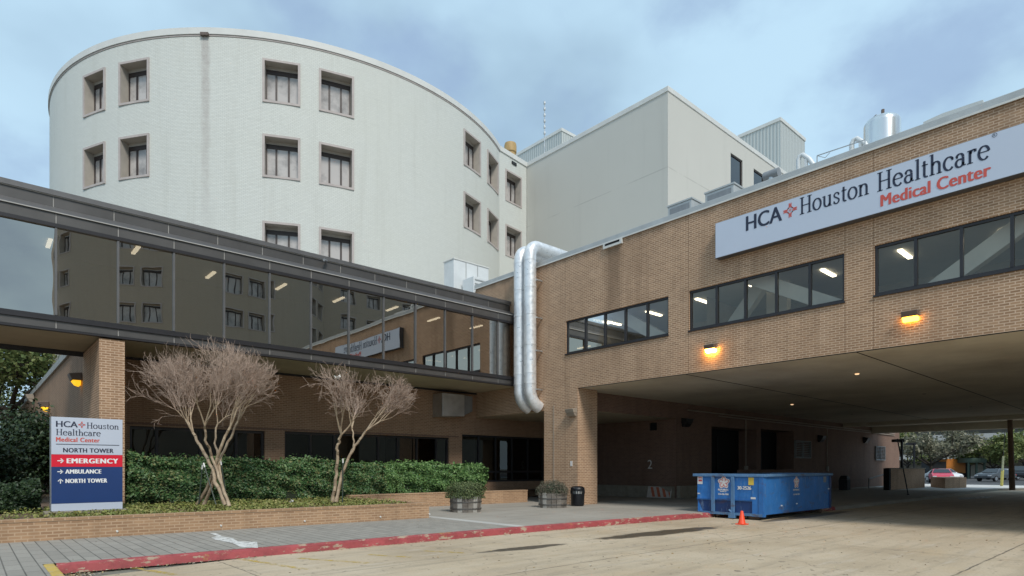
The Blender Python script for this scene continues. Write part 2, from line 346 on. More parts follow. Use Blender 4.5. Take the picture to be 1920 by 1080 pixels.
def worn_paint(name, col, under, keep):
    m, t, b = mat(name); g = nd(t, 'ShaderNodeNewGeometry'); v = g.outputs['Position']
    tr = nd(t, 'ShaderNodeBsdfTransparent'); mx = nd(t, 'ShaderNodeMixShader')
    b.inputs['Base Color'].default_value = (*col, 1); b.inputs['Roughness'].default_value = .75
    t.links.new(ramp(t, noise(t, v, 6, 6, .75), [(keep - .12, 1.0), (keep + .1, 0.0)]), mx.inputs[0])
    t.links.new(tr.outputs[0], mx.inputs[1]); t.links.new(b.outputs[0], mx.inputs[2])
    t.links.new(mx.outputs[0], t.nodes['Material Output'].inputs[0]); return m
M['yellow_line'] = worn_paint('worn_yellow_line', (.60, .42, .08), None, .47)
M['white_line'] = worn_paint('worn_white_paint', (.66, .65, .62), None, .55)
M['white_patch'] = worn_paint('spilled_white_paint', (.68, .67, .64), None, .60)

def leafmat(name, cols, rough=.5, trans=.0):
    m, t, b = mat(name); g = nd(t, 'ShaderNodeNewGeometry')
    n = len(cols); st = [(i / (n - 1), c) for i, c in enumerate(cols)]
    t.links.new(ramp(t, g.outputs['Random Per Island'], st), b.inputs['Base Color'])
    b.inputs['Roughness'].default_value = rough; b.inputs['Specular IOR Level'].default_value = .35
    if trans:
        tl = nd(t, 'ShaderNodeBsdfTranslucent'); mx = nd(t, 'ShaderNodeMixShader'); mx.inputs[0].default_value = trans
        t.links.new(ramp(t, g.outputs['Random Per Island'], st), tl.inputs[0])
        t.links.new(b.outputs[0], mx.inputs[1]); t.links.new(tl.outputs[0], mx.inputs[2]); t.links.new(mx.outputs[0], t.nodes['Material Output'].inputs[0])
    return m
M['hedge_leaf'] = leafmat('hedge_leaves', [(.025, .06, .022), (.05, .115, .04), (.085, .17, .058), (.14, .22, .085), (.20, .19, .08)], .42)
M['hedge_pale'] = leafmat('paler_hedge_leaves', [(.045, .105, .032), (.085, .175, .055), (.14, .25, .08), (.20, .31, .11)], .42)
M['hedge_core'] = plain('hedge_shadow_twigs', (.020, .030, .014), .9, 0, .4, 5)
M['cover_leaf'] = leafmat('groundcover_leaves', [(.09, .12, .03), (.15, .18, .04), (.22, .23, .06), (.30, .27, .10), (.12, .15, .035)], .6)
M['oak_leaf'] = leafmat('oak_leaves', [(.05, .08, .026), (.095, .135, .042), (.15, .19, .065), (.22, .24, .09)], .6, .25)
M['olive_leaf'] = leafmat('olive_leaves', [(.09, .13, .04), (.15, .19, .06), (.22, .25, .085), (.27, .28, .11)], .6, .25)
M['grey_leaf'] = leafmat('sparse_grey_leaves', [(.13, .13, .085), (.19, .19, .12), (.25, .24, .165), (.31, .29, .22)], .7, .2)
M['dark_leaf'] = leafmat('dark_shrub_leaves', [(.012, .028, .012), (.025, .05, .02), (.045, .075, .028)], .5)
M['blade_leaf'] = leafmat('strap_leaves', [(.05, .075, .03), (.09, .12, .05), (.20, .19, .10), (.30, .26, .16)], .5)
M['tub_leaf'] = leafmat('clipped_tub_leaves', [(.05, .07, .03), (.085, .115, .045), (.12, .16, .06), (.17, .20, .09)], .6)
M['juniper'] = leafmat('grey_juniper_sprays', [(.06, .085, .05), (.10, .12, .075), (.15, .145, .10), (.20, .16, .12), (.16, .12, .10)], .7)
M['litter'] = leafmat('dry_leaves', [(.12, .08, .04), (.30, .20, .09), (.45, .36, .20), (.5, .46, .36), (.09, .07, .05)], .8)
M['bark'] = plain('pale_myrtle_bark', (.46, .36, .245), .75, 0, .45, 6, .4, col2=(.23, .155, .10))
M['twig'] = plain('rosy_brown_twigs', (.53, .405, .325), .8, 0, .25, 3, col2=(.33, .23, .175))
M['oak_bark'] = plain('dark_oak_bark', (.06, .048, .038), .9, 0, .4, 3, .5)

M['stave'] = plain('weathered_grey_wood', (.21, .19, .165), .9, 0, .5, 3.5, .4, col2=(.085, .07, .058))
M['stave_pale'] = plain('bleached_grey_wood', (.42, .40, .36), .9, 0, .4, 5, .3)
M['hoop'] = plain('dull_iron_hoop', (.15, .14, .13), .6, .6, .3, 5)
M['black_metal'] = plain('black_painted_metal', (.012, .013, .017), .4, .2, .3, 6)
M['black_matte'] = plain('black_plastic', (.014, .014, .016), .6, 0, .3, 5)
M['void'] = plain('unlit_opening', (.008, .008, .009), .9, 0, .3, 2)
M['paper'] = plain('white_paper_sticker', (.72, .70, .68), .7, 0, .1, 8)
M['white_plastic'] = plain('white_plastic', (.78, .78, .75), .5, 0, .1, 6)
M['sign_white'] = plain('satin_silver_sign_panel', (.56, .61, .71), .35, .1, .04, .6)
M['sign_edge'] = plain('grey_sign_edge', (.10, .10, .11), .5, .2, .2, 2)
M['navy'] = plain('navy_lettering', (.018, .024, .055), .45, 0, .15, 4)
M['coral'] = plain('coral_red_lettering', (.62, .10, .075), .45, 0, .1, 4)
M['panel_red'] = plain('sign_red', (.72, .010, .035), .4, 0, .06, 2)
M['panel_blue'] = plain('sign_blue', (.012, .045, .17), .4, 0, .1, 1.5)
M['sign_text'] = plain('sign_white_lettering', (.85, .85, .85), .5, 0, .03, 4)
M['conc_pad'] = plain('rough_concrete_pad', (.30, .265, .21), .95, 0, .35, 4, .5)
def painted_steel(name, col, rust):
    m, t, b = mat(name); tc = nd(t, 'ShaderNodeTexCoord'); v = tc.outputs['Object']
    c = ramp(t, noise(t, v, 1.3, 6, .65), [(.3, tuple(x * .72 for x in col)), (.6, col), (.8, tuple(min(1, x * 1.25 + .02) for x in col))])
    c = mixc(t, ramp(t, noise(t, v, 1.0, 6, .7, (1.5, 1.5, 5)), [(.57, 0.0), (.66, rust)]), c, (.10, .055, .035))
    c = mixc(t, ramp(t, noise(t, v, 1.0, 7, .75, (7, 7, 1.5)), [(.56, 0.0), (.68, .5)]), c, (.28, .38, .48))
    t.links.new(c, b.inputs['Base Color']); b.inputs['Roughness'].default_value = .48
    bump(t, b, noise(t, v, 1.6, 3), .6, .09); return m
M['blue'] = painted_steel('scuffed_blue_paint', (.028, .175, .50), .55)
M['blue_light'] = painted_steel('rubbed_blue_steel', (.10, .22, .40), .75)
M['blue_dark'] = painted_steel('deep_blue_paint', (.010, .045, .16), .4)
M['rust'] = plain('rusty_steel', (.16, .10, .065), .85, .2, .5, 5, .4)
M['cone'] = plain('orange_cone_plastic', (.95, .075, .02), .45, 0, .12, 4)
M['stripe_orange'] = plain('orange_board_stripe', (.48, .13, .06), .7, 0, .25, 5)
M['board_white'] = plain('dirty_white_board', (.52, .48, .44), .7, 0, .3, 5)
M['yellow_sticker'] = plain('yellow_sticker', (.72, .52, .08), .6, 0, .15, 9)
M['red_ink'] = plain('red_ink', (.62, .07, .07), .6, 0, .1, 8)
M['lamp_body'] = plain('bronze_lamp_body', (.16, .12, .10), .5, .3, .25, 5)
M['lamp_dark'] = plain('dark_lamp_body', (.03, .028, .027), .5, .3, .25, 5)
M['lamp_tan'] = plain('tan_lamp_body', (.34, .28, .22), .6, 0, .2, 5)
M['louvre'] = plain('grey_louvre_blade', (.28, .28, .27), .6, .3, .2, 5)
M['pole_wood'] = plain('brown_utility_pole', (.17, .11, .075), .9, 0, .4, 3, .4)
M['guard_yellow'] = plain('yellow_guy_guard', (.66, .60, .16), .6, 0, .15, 3)
M['pale_guard'] = plain('pale_green_guard', (.42, .46, .30), .6, 0, .15, 3)
M['wire'] = plain('black_cable', (.02, .02, .02), .6)
M['stake'] = plain('green_steel_stake', (.055, .075, .06), .6, .2, .2, 5)
M['rubber'] = plain('black_rubber', (.015, .015, .016), .8)
M['chrome'] = plain('wheel_alloy', (.5, .5, .52), .3, .9, .1, 5)
M['car_white'] = plain('white_car_paint', (.76, .77, .79), .25, 0, .03, 1)
M['car_red'] = plain('faded_red_car_paint', (.62, .07, .12), .3, 0, .1, 1)
M['car_grey'] = plain('slate_grey_car_paint', (.10, .115, .13), .25, .4, .06, 1)
M['car_silver'] = plain('silver_car_paint', (.46, .48, .50), .28, .5, .05, 1)
M['car_black'] = plain('black_car_paint', (.018, .02, .024), .22, .2, .05, 1)
M['car_glass'] = plain('car_glass', (.02, .025, .03), .06, 0, .1, 1, spec=.9)
M['tail'] = plain('red_tail_lens', (.45, .02, .02), .3)
M['head'] = plain('clear_head_lens', (.7, .72, .75), .15)
M['kiosk'] = plain('dull_green_steel', (.075, .125, .10), .6, .1, .25, 2)
M['garage'] = plain('pale_precast_concrete', (.52, .51, .48), .85, 0, .15, .1)
M['orange_truck'] = plain('orange_machine_paint', (.62, .22, .04), .5, 0, .15, 2)

# ------------------------------------------------------------------ mesh helpers
ORG = {}
class MB:
    def __init__(s): s.v = []; s.f = []; s.m = []
    def face(s, pts, m=0):
        i = len(s.v); s.v += [tuple(p) for p in pts]; s.f.append(tuple(range(i, i + len(pts)))); s.m.append(m)
    def raw(s, v, f, m=0):
        i = len(s.v); s.v += [tuple(p) for p in v]; s.f += [tuple(k + i for k in q) for q in f]; s.m += [m] * len(f)
    def box(s, x0, x1, y0, y1, z0, z1, m=0):
        s.hexa([(x0, y0, z0), (x1, y0, z0), (x1, y1, z0), (x0, y1, z0), (x0, y0, z1), (x1, y0, z1), (x1, y1, z1), (x0, y1, z1)], m)
    def hexa(s, p, m=0):
        s.raw(p, [(3, 2, 1, 0), (4, 5, 6, 7), (0, 1, 5, 4), (1, 2, 6, 5), (2, 3, 7, 6), (3, 0, 4, 7)], m)
    def bar(s, a, b, w, h, m=0, up=(0, 0, 1)):
        a = Vector(a); b = Vector(b); d = (b - a).normalized(); u = Vector(up)
        if abs(d.dot(u)) > .97: u = Vector((1, 0, 0))
        x = d.cross(u).normalized() * w / 2; y = x.cross(d).normalized() * h / 2
        s.hexa([a - x - y, a + x - y, b + x - y, b - x - y, a - x + y, a + x + y, b + x + y, b - x + y], m)
    def prism(s, poly, z0, z1, m=0):
        n = len(poly); v = [(x, y, z0) for x, y in poly] + [(x, y, z1) for x, y in poly]
        s.raw(v, [tuple(range(n))[::-1], tuple(range(n, 2 * n))] + [(i, (i + 1) % n, n + (i + 1) % n, n + i) for i in range(n)], m)
    def lathe(s, c, prof, n=24, m=0, cap=True):
        c = Vector(c); v = []; f = []
        for r, z in prof:
            for k in range(n): a = 2 * math.pi * k / n; v.append((c.x + r * math.cos(a), c.y + r * math.sin(a), c.z + z))
        for j in range(len(prof) - 1):
            for k in range(n): k2 = (k + 1) % n; f.append((j * n + k, j * n + k2, (j + 1) * n + k2, (j + 1) * n + k))
        if cap: f.append(tuple(range(n))[::-1]); f.append(tuple(range((len(prof) - 1) * n, len(prof) * n)))
        s.raw(v, f, m)
    def tube(s, pts, r, n=10, m=0, cap=True):
        pts = [Vector(p) for p in pts]; rs = r if isinstance(r, (list, tuple)) else [r] * len(pts)
        v = []; f = []; t0 = (pts[1] - pts[0]).normalized(); x = t0.orthogonal().normalized()
        for i, p in enumerate(pts):
            t = (pts[min(i + 1, len(pts) - 1)] - pts[max(i - 1, 0)]).normalized()
            x = (x - t * x.dot(t)).normalized(); y = t.cross(x)
            for k in range(n): a = 2 * math.pi * k / n; v.append(p + (x * math.cos(a) + y * math.sin(a)) * rs[i])
        for j in range(len(pts) - 1):
            for k in range(n): k2 = (k + 1) % n; f.append((j * n + k, j * n + k2, (j + 1) * n + k2, (j + 1) * n + k))
        if cap: f.append(tuple(range(n))[::-1]); f.append(tuple(range((len(pts) - 1) * n, len(pts) * n)))
        s.raw(v, f, m)
    def build(s, name, mats, parent=None, smooth=False, bevel=0.0, loc=None):
        o0 = ORG.get(parent.name, Vector()) if parent else Vector(loc or (0, 0, 0))
        me = bpy.data.meshes.new(name); me.from_pydata([(p[0] - o0.x, p[1] - o0.y, p[2] - o0.z) for p in s.v], [], s.f)
        ml = mats if isinstance(mats, (list, tuple)) else [mats]
        for q in ml: me.materials.append(M[q] if isinstance(q, str) else q)
        if len(ml) > 1: me.polygons.foreach_set('material_index', s.m)
        if smooth: me.polygons.foreach_set('use_smooth', [True] * len(s.f))
        me.update()
        o = bpy.data.objects.new(name, me); COL.objects.link(o)
        if parent: o.parent = parent; ORG[o.name] = o0
        else: o.location = o0; ORG[o.name] = o0
        if bevel:
            bv = o.modifiers.new('bevel', 'BEVEL'); bv.width = bevel; bv.segments = 2; bv.limit_method = 'ANGLE'
        if smooth:
            try: me.set_sharp_from_angle(angle=R(40))
            except Exception: pass
        return o
def thing(name, loc, label, cat, group=None):
    o = bpy.data.objects.new(name, None); COL.objects.link(o); o.location = loc; o.empty_display_size = .3
    ORG[o.name] = Vector(loc); return tag(o, label, cat, group)
def tag(o, label, cat, group=None):
    o['label'] = label; o['category'] = cat
    if group: o['group'] = group
    return o
def kind(o, k): o['kind'] = k; return o
def dup(o, parent=None, loc=None):
    c = o.copy(); COL.objects.link(c); c.parent = parent
    if loc is not None: c.location = loc
    ORG[c.name] = Vector(loc) if loc is not None else ORG.get(parent.name if parent else o.name, Vector())
    for ch in list(o.children): dup(ch, c)
    return c
def wall(mb, axis, c, u0, u1, z0, z1, holes=(), off=0.0, m=0, mr=None):
    us = sorted({u0, u1, *[h[0] for h in holes], *[h[1] for h in holes]}); zs = sorted({z0, z1, *[h[2] for h in holes], *[h[3] for h in holes]})
    P = (lambda u, z, o=0: (c + o, u, z)) if axis == 'x' else (lambda u, z, o=0: (u, c + o, z))
    for i in range(len(us) - 1):
        for j in range(len(zs) - 1):
            cu, cz = (us[i] + us[i + 1]) / 2, (zs[j] + zs[j + 1]) / 2
            if any(h[0] < cu < h[1] and h[2] < cz < h[3] for h in holes): continue
            mb.face([P(us[i], zs[j]), P(us[i + 1], zs[j]), P(us[i + 1], zs[j + 1]), P(us[i], zs[j + 1])], m)
    mr = m if mr is None else mr
    for a, b, za, zb in holes:
        if not off: continue
        mb.face([P(a, za), P(a, zb), P(a, zb, off), P(a, za, off)], mr); mb.face([P(b, za), P(b, zb), P(b, zb, off), P(b, za, off)], mr)
        mb.face([P(a, zb), P(b, zb), P(b, zb, off), P(a, zb, off)], mr); mb.face([P(a, za), P(b, za), P(b, za, off), P(a, za, off)], mr)

# ------------------------------------------------------------------ lettering
def flat_text(s, bold=0.0, space=1.0):
    cu = bpy.data.curves.new('lettering', 'FONT'); cu.body = s; cu.size = 1; cu.dimensions = '2D'; cu.fill_mode = 'BOTH'
    cu.space_character = space; cu.resolution_u = 4
    o = bpy.data.objects.new('lettering', cu); COL.objects.link(o)
    me = o.evaluated_get(bpy.context.evaluated_depsgraph_get()).to_mesh()
    v = [(p.co.x, p.co.y) for p in me.vertices]; f = [tuple(p.vertices) for p in me.polygons]
    bpy.data.objects.remove(o); bpy.data.curves.remove(cu); return v, f
def fit(vf, x0, x1, y0, y1):
    v, f = vf; a = np.array(v); lo, hi = a.min(0), a.max(0)
    a = (a - lo) / (hi - lo) * np.array([x1 - x0, y1 - y0]) + np.array([x0, y0]); return [tuple(p) for p in a], f
def stroke(V, F, pts, thick, thin):
    pts = [Vector((*p, 0)) for p in pts]; n = len(pts); b = len(V)
    for i, p in enumerate(pts):
        d = (pts[min(i + 1, n - 1)] - pts[max(i - 1, 0)]).normalized(); w_ = (thin + (thick - thin) * abs(d.y)) / 2
        q = Vector((-d.y, d.x, 0)) * w_; V += [(p.x + q.x, p.y + q.y), (p.x - q.x, p.y - q.y)]
    for i in range(n - 1): F.append((b + 2 * i, b + 2 * i + 1, b + 2 * i + 3, b + 2 * i + 2))
def arc(cx, cy, rx, ry, a0, a1, n=18):
    return [(cx + rx * math.cos(R(a0 + (a1 - a0) * i / n)), cy + ry * math.sin(R(a0 + (a1 - a0) * i / n))) for i in range(n + 1)]
def serif_text(s):
    """A book-face with bracketless serifs, drawn stroke by stroke; cap height 1."""
    V, F = [], []; x = 0.0; TK, TN, X = .14, .06, .66
    def rect(a, b, c, d):
        i = len(V); V.extend([(x + a, c), (x + b, c), (x + b, d), (x + a, d)]); F.append((i, i + 1, i + 2, i + 3))
    def st(pts, tk=TK, tn=TN): stroke(V, F, [(x + a, b) for a, b in pts], tk, tn)
    def stem(cx, y0, y1): rect(cx - TK / 2, cx + TK / 2, y0, y1)
    def foot(cx, y, w_=.15): rect(cx - w_, cx + w_, y, y + .045)
    def flag(cx, y): rect(cx - .14, cx - TK / 2, y - .06, y - .015)
    for ch in s:
        if ch == 'H':
            stem(.17, 0, 1); stem(.71, 0, 1); rect(.17, .71, .48, .535)
            for cx in (.17, .71): foot(cx, 0, .165); foot(cx, .955, .165)
            adv = .92
        elif ch == 'o': st(arc(.33, .33, .265, .325, 0, 360, 28)); adv = .68
        elif ch == 'u':
            stem(.17, .2, X); flag(.17, X); stem(.55, 0, X); flag(.55, X); rect(.55 + TK / 2, .55 + .14, 0, .045)
            st([(.17, .22)] + arc(.345, .22, .175, .2, 180, 300, 10) + [(.55, .17)]); adv = .74
        elif ch == 's':
            st([(.42, .50)] + arc(.26, .49, .155, .15, 20, 180, 10) + [(.14, .42), (.27, .345), (.40, .26)] + arc(.26, .175, .17, .155, 20, -160, 12) + [(.09, .15)], .11, .06); rect(.40, .44, .46, .62); rect(.07, .11, .03, .2); adv = .54
        elif ch == 't': stem(.2, .16, .84); rect(.06, .4, X - .055, X); st([(.2, .18)] + arc(.31, .15, .11, .13, 180, 310, 8)); adv = .46
        elif ch in 'nh':
            top = X if ch == 'n' else 1.05
            stem(.17, 0, top); flag(.17, top); stem(.56, 0, .46); foot(.17, 0); foot(.56, 0)
            st([(.19, .48)] + arc(.38, .44, .18, .19, 150, 0, 12), TK, .06); adv = .74
        elif ch == 'e':
            st(arc(.32, .33, .25, .32, 8, 320, 26)); rect(.08, .57, .35, .40); adv = .64
        elif ch == 'c': st(arc(.32, .33, .25, .32, 38, 322, 26)); i = 0; rect(.46, .57, .46, .58); adv = .60
        elif ch == 'a':
            stem(.46, .1, .45); st([(.13, .5)] + arc(.29, .46, .17, .18, 150, 0, 12)); st(arc(.28, .19, .19, .19, 55, 360, 18)); st([(.46, .12), (.5, .04), (.6, .05)], .08, .06); rect(.10, .2, .44, .54); adv = .64
        elif ch == 'l': stem(.17, 0, 1.05); flag(.17, 1.05); foot(.17, 0); adv = .34
        elif ch == 'r': stem(.17, 0, X); flag(.17, X); foot(.17, 0); st([(.19, .47)] + arc(.34, .46, .14, .18, 150, 60, 8)); rect(.36, .50, .52, .66); adv = .54
        else: adv = .4
        x += adv
    return V, F
def star_cross():
    """Four-armed emblem of paired chevron strokes round a small open diamond."""
    V, F = [], []
    for k in range(4):
        a = math.pi / 2 * k; ca, sa = math.cos(a), math.sin(a)
        def rot(p): return (p[0] * ca - p[1] * sa, p[0] * sa + p[1] * ca)
        for sgn in (1, -1):
            stroke(V, F, [rot(p) for p in ((1.0, .13 * sgn), (.52, .13 * sgn), (.36, .22 * sgn), (.22, .36 * sgn))], .15, .15)
        stroke(V, F, [rot(p) for p in ((.85, 0), (.30, 0))], .075, .075)
        stroke(V, F, [rot(p) for p in ((.17, 0), (0, .17))], .07, .07)
    return V, F
def letter(parts, fn, n, m_, parent, bold=0.0):
    """each line of writing becomes a part of its own; weight comes from copies shifted along the line, 0.5 mm apart in depth"""
    for v, f in parts:
        mb = MB()
        for k, dx in enumerate((-bold, 0, bold) if bold else (0,)):
            mb.raw([Vector(fn(p[0] + dx, p[1])) + Vector(n) * .0005 * k for p in v], f)
        mb.build('lettering', m_, parent)
def on_plane(parts, fn):
    mb = MB()
    for v, f in parts: mb.raw([fn(*p) for p in v], f)
    return mb
def arrow(L=1.0):
    V, F = [], []
    stroke(V, F, [(0, 0), (.92, 0)], .17, .17); stroke(V, F, [(.5, .42), (.95, 0), (.5, -.42)], .17, .17); return V, F

# ================================================================== SETTING: ground
def sheet(name, poly, z, m, holes=None):
    mb = MB(); mb.face([(x, y, z) for x, y in poly]); return kind(mb.build(name, m), 'structure')
sheet('ground', [(-400, -400), (1500, -400), (1500, 1500), (-400, 1500)], -.03, 'earth')
KERB = [(1.03, 11.72), (4.0, 11.54), (10.1, 11.28), (14.0, 11.05), (18.0, 10.75), (21.5, 9.9), (25, 9.15), (34, 9.1), (43, 9.2), (50, 9.45), (55.5, 9.25), (58.5, 7.6), (60.2, 4), (60.6, -6), (60.6, -40)]
sheet('road', [(1.03, -40)] + [(1.03, 11.0)] + [(x, y + .05) for x, y in KERB[1:]] , 0, 'road')
sheet('road', [(-60, -40), (1.05, -40), (1.05, 3.0), (-60, 3.0)], .0005, 'road')
sheet('street', [(66, -80), (80, -80), (80, 150), (66, 150)], .10, 'asphalt')
sheet('parking_lot', [(80, -80), (135, -80), (135, 150), (80, 150)], .12, 'asphalt')
def offset(poly, d):
    o = []
    for i, p in enumerate(poly):
        a = Vector(poly[max(i - 1, 0)]); b = Vector(poly[min(i + 1, len(poly) - 1)]); t = (b - a).normalized(); o.append((p[0] - t.y * d, p[1] + t.x * d))
    return o
KB = offset(KERB, .16)
def kerb_run(a, b, m):
    mb = MB()
    for i in range(a, b):
        (x0, y0), (x1, y1), (u0, w0), (u1, w1) = KERB[i], KERB[i + 1], KB[i], KB[i + 1]
        c0, c1 = (x0 * .8 + u0 * .2, y0 * .8 + w0 * .2), (x1 * .8 + u1 * .2, y1 * .8 + w1 * .2)
        mb.face([(x0, y0, 0), (x1, y1, 0), (*c1, .125), (*c0, .125)]); mb.face([(*c0, .125), (*c1, .125), (u1 * .6 + x1 * .4, w1 * .6 + y1 * .4, .153), (u0 * .6 + x0 * .4, w0 * .6 + y0 * .4, .153)])
        mb.face([(u0 * .6 + x0 * .4, w0 * .6 + y0 * .4, .153), (u1 * .6 + x1 * .4, w1 * .6 + y1 * .4, .153), (u1, w1, .153), (u0, w0, .153)])
    (x0, y0), (u0, w0) = KERB[a], KB[a]; mb.face([(x0, y0, 0), (x0, y0, .12), (u0, w0, .153), (u0, w0, 0)])
    return kind(mb.build('kerb', m, smooth=False), 'structure')
kerb_run(0, 6, 'red_kerb'); kerb_run(6, 14, 'grey_kerb')
mb = MB(); mb.box(.87, 1.02, 3.0, 11.88, 0, .153); kind(mb.build('kerb', 'yellow_kerb', bevel=.025), 'structure')
sheet('paving', [(-60, 3.0), (.87, 3.0), (.87, 11.9), (10.4, 11.42)] + [(10.4, 15.2), (10.4, 30), (-60, 30)], .15, 'pavers')
sheet('far_pavement', [(47, 9.42), (50, 9.63), (55.5, 9.43), (58.6, 7.8), (60.4, 4), (60.8, -40), (66, -40), (66, 60), (60.65, 60), (60.65, 16.9), (54, 16.9), (54, 13.4), (47, 13.4)], .154, 'pale_pave')
sheet('paving_band', [(10.4, 11.42), (10.72, 11.41), (10.72, 20), (10.4, 20)], .151, 'band')
sheet('pavement', [(10.72, 11.41)] + KB[3:] + [(66, -40), (66, 150), (10.72, 150)], .15, 'plaza')
mb = MB()
for a, b in (((250, 1065), (330, 1078)), ((450, 1048), (575, 1068)), ((560, 1047), (690, 1056)), ((690, 1040), (770, 1045)), ((795, 1033), (870, 1037))):
    p, q = ground(*a), ground(*b); d = (q - p).normalized(); nrm = Vector((-d.y, d.x, 0)) * .055
    mb.face([p - nrm + Vector((0, 0, .004)), q - nrm + Vector((0, 0, .004)), q + nrm + Vector((0, 0, .004)), p + nrm + Vector((0, 0, .004))])
kind(mb.build('painted_line', 'yellow_line'), 'structure')
mb = MB(); mb.face([(*ground(px, py).xy, .004) for px, py in ((1795, 934), (1835, 931), (1862, 931), (1850, 934), (1822, 936), (1800, 937))])
kind(mb.build('painted_arrow', 'white_line'), 'structure')
mb = MB(); mb.face([(*ground(px, py, .155).xy, .155) for px, py in ((393, 1000), (404, 999), (418, 1006), (436, 1009), (446, 1015), (482, 1016), (484, 1027), (452, 1026), (436, 1018), (404, 1012), (396, 1008), (408, 1005))])
kind(mb.build('paint_patch', 'white_patch'), 'structure')

# ================================================================== round white tower
def cyl_wall(mb, c, r, a0, a1, z0, z1, holes, step=1.5):
    As = {a0, a1, *[h[0] for h in holes], *[h[1] for h in holes]}; k = a0
    while k < a1: As.add(round(k, 4)); k += step
    As = sorted(As); Zs = sorted({z0, z1, *[h[2] for h in holes], *[h[3] for h in holes]})
    def P(a, z, rr=r): return (c.x + rr * math.cos(R(a)), c.y + rr * math.sin(R(a)), z)
    vid = {}
    def vi(i, j):
        if (i, j) not in vid: vid[i, j] = len(mb.v); mb.v.append(P(As[i], Zs[j]))
        return vid[i, j]
    for i in range(len(As) - 1):
        for j in range(len(Zs) - 1):
            ca, cz = (As[i] + As[i + 1]) / 2, (Zs[j] + Zs[j + 1]) / 2
            if any(h[0] < ca < h[1] and h[2] < cz < h[3] for h in holes): continue
            mb.f.append((vi(i, j), vi(i + 1, j), vi(i + 1, j + 1), vi(i, j + 1))); mb.m.append(0)
def ring(mb, c, prof, a0, a1, step=1.5):
    n = int((a1 - a0) / step) + 1; As = [a0 + (a1 - a0) * i / n for i in range(n + 1)]; base = len(mb.v); k = len(prof)
    for a in As:
        for rr, z in prof: mb.v.append((c.x + rr * math.cos(R(a)), c.y + rr * math.sin(R(a)), z))
    for i in range(n):
        for j in range(k): j2 = (j + 1) % k; mb.f.append((base + i * k + j, base + (i + 1) * k + j, base + (i + 1) * k + j2, base + i * k + j2)); mb.m.append(0)
def deep_window(parent, o, ux, uin, width, z0, z1, depth=.56, label=None):
    """Punched opening: trim frame and reveal, then a dark three-light sash with panes. o = centre point on the wall face."""
    o = Vector(o); ux = Vector(ux).normalized(); uin = Vector(uin).normalized(); t = .11
    def P(u, z, d): q = o + ux * u + uin * d; return (q.x, q.y, z)
    h = width / 2; mb = MB()
    # trim: flat band standing 35 mm proud, then reveal going in
    e = [(-h, z0), (h, z0), (h, z1), (-h, z1)]; i_ = [(-h + t, z0 + t), (h - t, z0 + t), (h - t, z1 - t), (-h + t, z1 - t)]
    for k in range(4):
        k2 = (k + 1) % 4
        mb.face([P(*e[k], -.035), P(*e[k2], -.035), P(*i_[k2], -.035), P(*i_[k], -.035)], 0)
        mb.face([P(*e[k], .06), P(*e[k2], .06), P(*e[k2], -.035), P(*e[k], -.035)], 0)
        mb.face([P(*i_[k], -.035), P(*i_[k2], -.035), P(*i_[k2], .02), P(*i_[k], .02)], 0)
        mb.face([P(*i_[k], .02), P(*i_[k2], .02), P(*i_[k2], depth), P(*i_[k], depth)], 1)
    mb.face([P(-h + t, z1 - t - .14, depth - .09), P(h - t, z1 - t - .14, depth - .09), P(h - t, z1 - t, depth - .09), P(-h + t, z1 - t, depth - .09)], 1)
    wn = mb.build('window', ['trim', 'reveal'], parent)
    a, b, c0, c1 = -h + t, h - t, z0 + t, z1 - t - .14
    s = MB()
    def sb(u0, u1, za, zb): s.hexa([P(u0, za, depth - .07), P(u1, za, depth - .07), P(u1, za, depth), P(u0, za, depth), P(u0, zb, depth - .07), P(u1, zb, depth - .07), P(u1, zb, depth), P(u0, zb, depth)])
    fw = .05; third = (b - a)
    m1, m2 = a + third * .31, a + third * .69; hd = c1 - .2
    sb(a, b, c0, c0 + .06); sb(a, b, hd, c1)
    for u0, u1 in ((a, a + fw), (b - fw, b), (m1 - .045, m1 + .045), (m2 - .045, m2 + .045)): sb(u0, u1, c0 + .06, hd)
    s.build('sash', 'sash', wn)
    p = MB(); p.face([P(a, c0, depth - .02), P(b, c0, depth - .02), P(b, c1, depth - .02), P(a, c1, depth - .02)])
    p.build('pane', 'pane', wn)
    return wn
ROWS = [(20.14, 22.34), (16.34, 18.52), (11.95, 14.12)]
BAYS = [(-159.5, -152.7, 2), (-149.1, -142.1, 2), (-120.7, -113.9, 3), (-110.5, -103.8, 3), (-76.3, -69.4, 2), (-66.0, -58.9, 2)]
tw = thing('round_tower', TC, 'tall curved white painted brick hospital tower with deep punched windows', 'building')
holes = [(a, b, *ROWS[k]) for a, b, n in BAYS for k in range(n)]
mb = MB(); cyl_wall(mb, TC, TR, -205, -57.68, 0, TH - .32, holes, 1.2)
A1 = -57.68; PJ = Vector((TC.x + TR * math.cos(R(A1)), TC.y + TR * math.sin(R(A1)), 0)); PK = Vector((30.06, 31.96, 0))
fl = (PK - PJ).normalized(); fin = Vector((-fl.y, fl.x, 0)); L = (PK - PJ).length
fh = [(.62, 2.42, *ROWS[0]), (.62, 2.42, *ROWS[1]), (.62, 2.42, *ROWS[2])]
us = [0, .62, 2.42, L]; zs = sorted({0, TH - .32, *[z for r_ in ROWS for z in r_]})
for i in range(3):
    for j in range(len(zs) - 1):
        if i == 1 and any(r_[0] < (zs[j] + zs[j + 1]) / 2 < r_[1] for r_ in ROWS): continue
        p, q = PJ + fl * us[i], PJ + fl * us[i + 1]; mb.face([(p.x, p.y, zs[j]), (q.x, q.y, zs[j]), (q.x, q.y, zs[j + 1]), (p.x, p.y, zs[j + 1])])
mb.build('wall', 'white_tower', tw, smooth=True)
mb = MB(); ring(mb, TC, [(TR + .07, TH - .32), (TR + .07, TH), (TR - .35, TH), (TR - .35, TH - .32)], -205, A1)
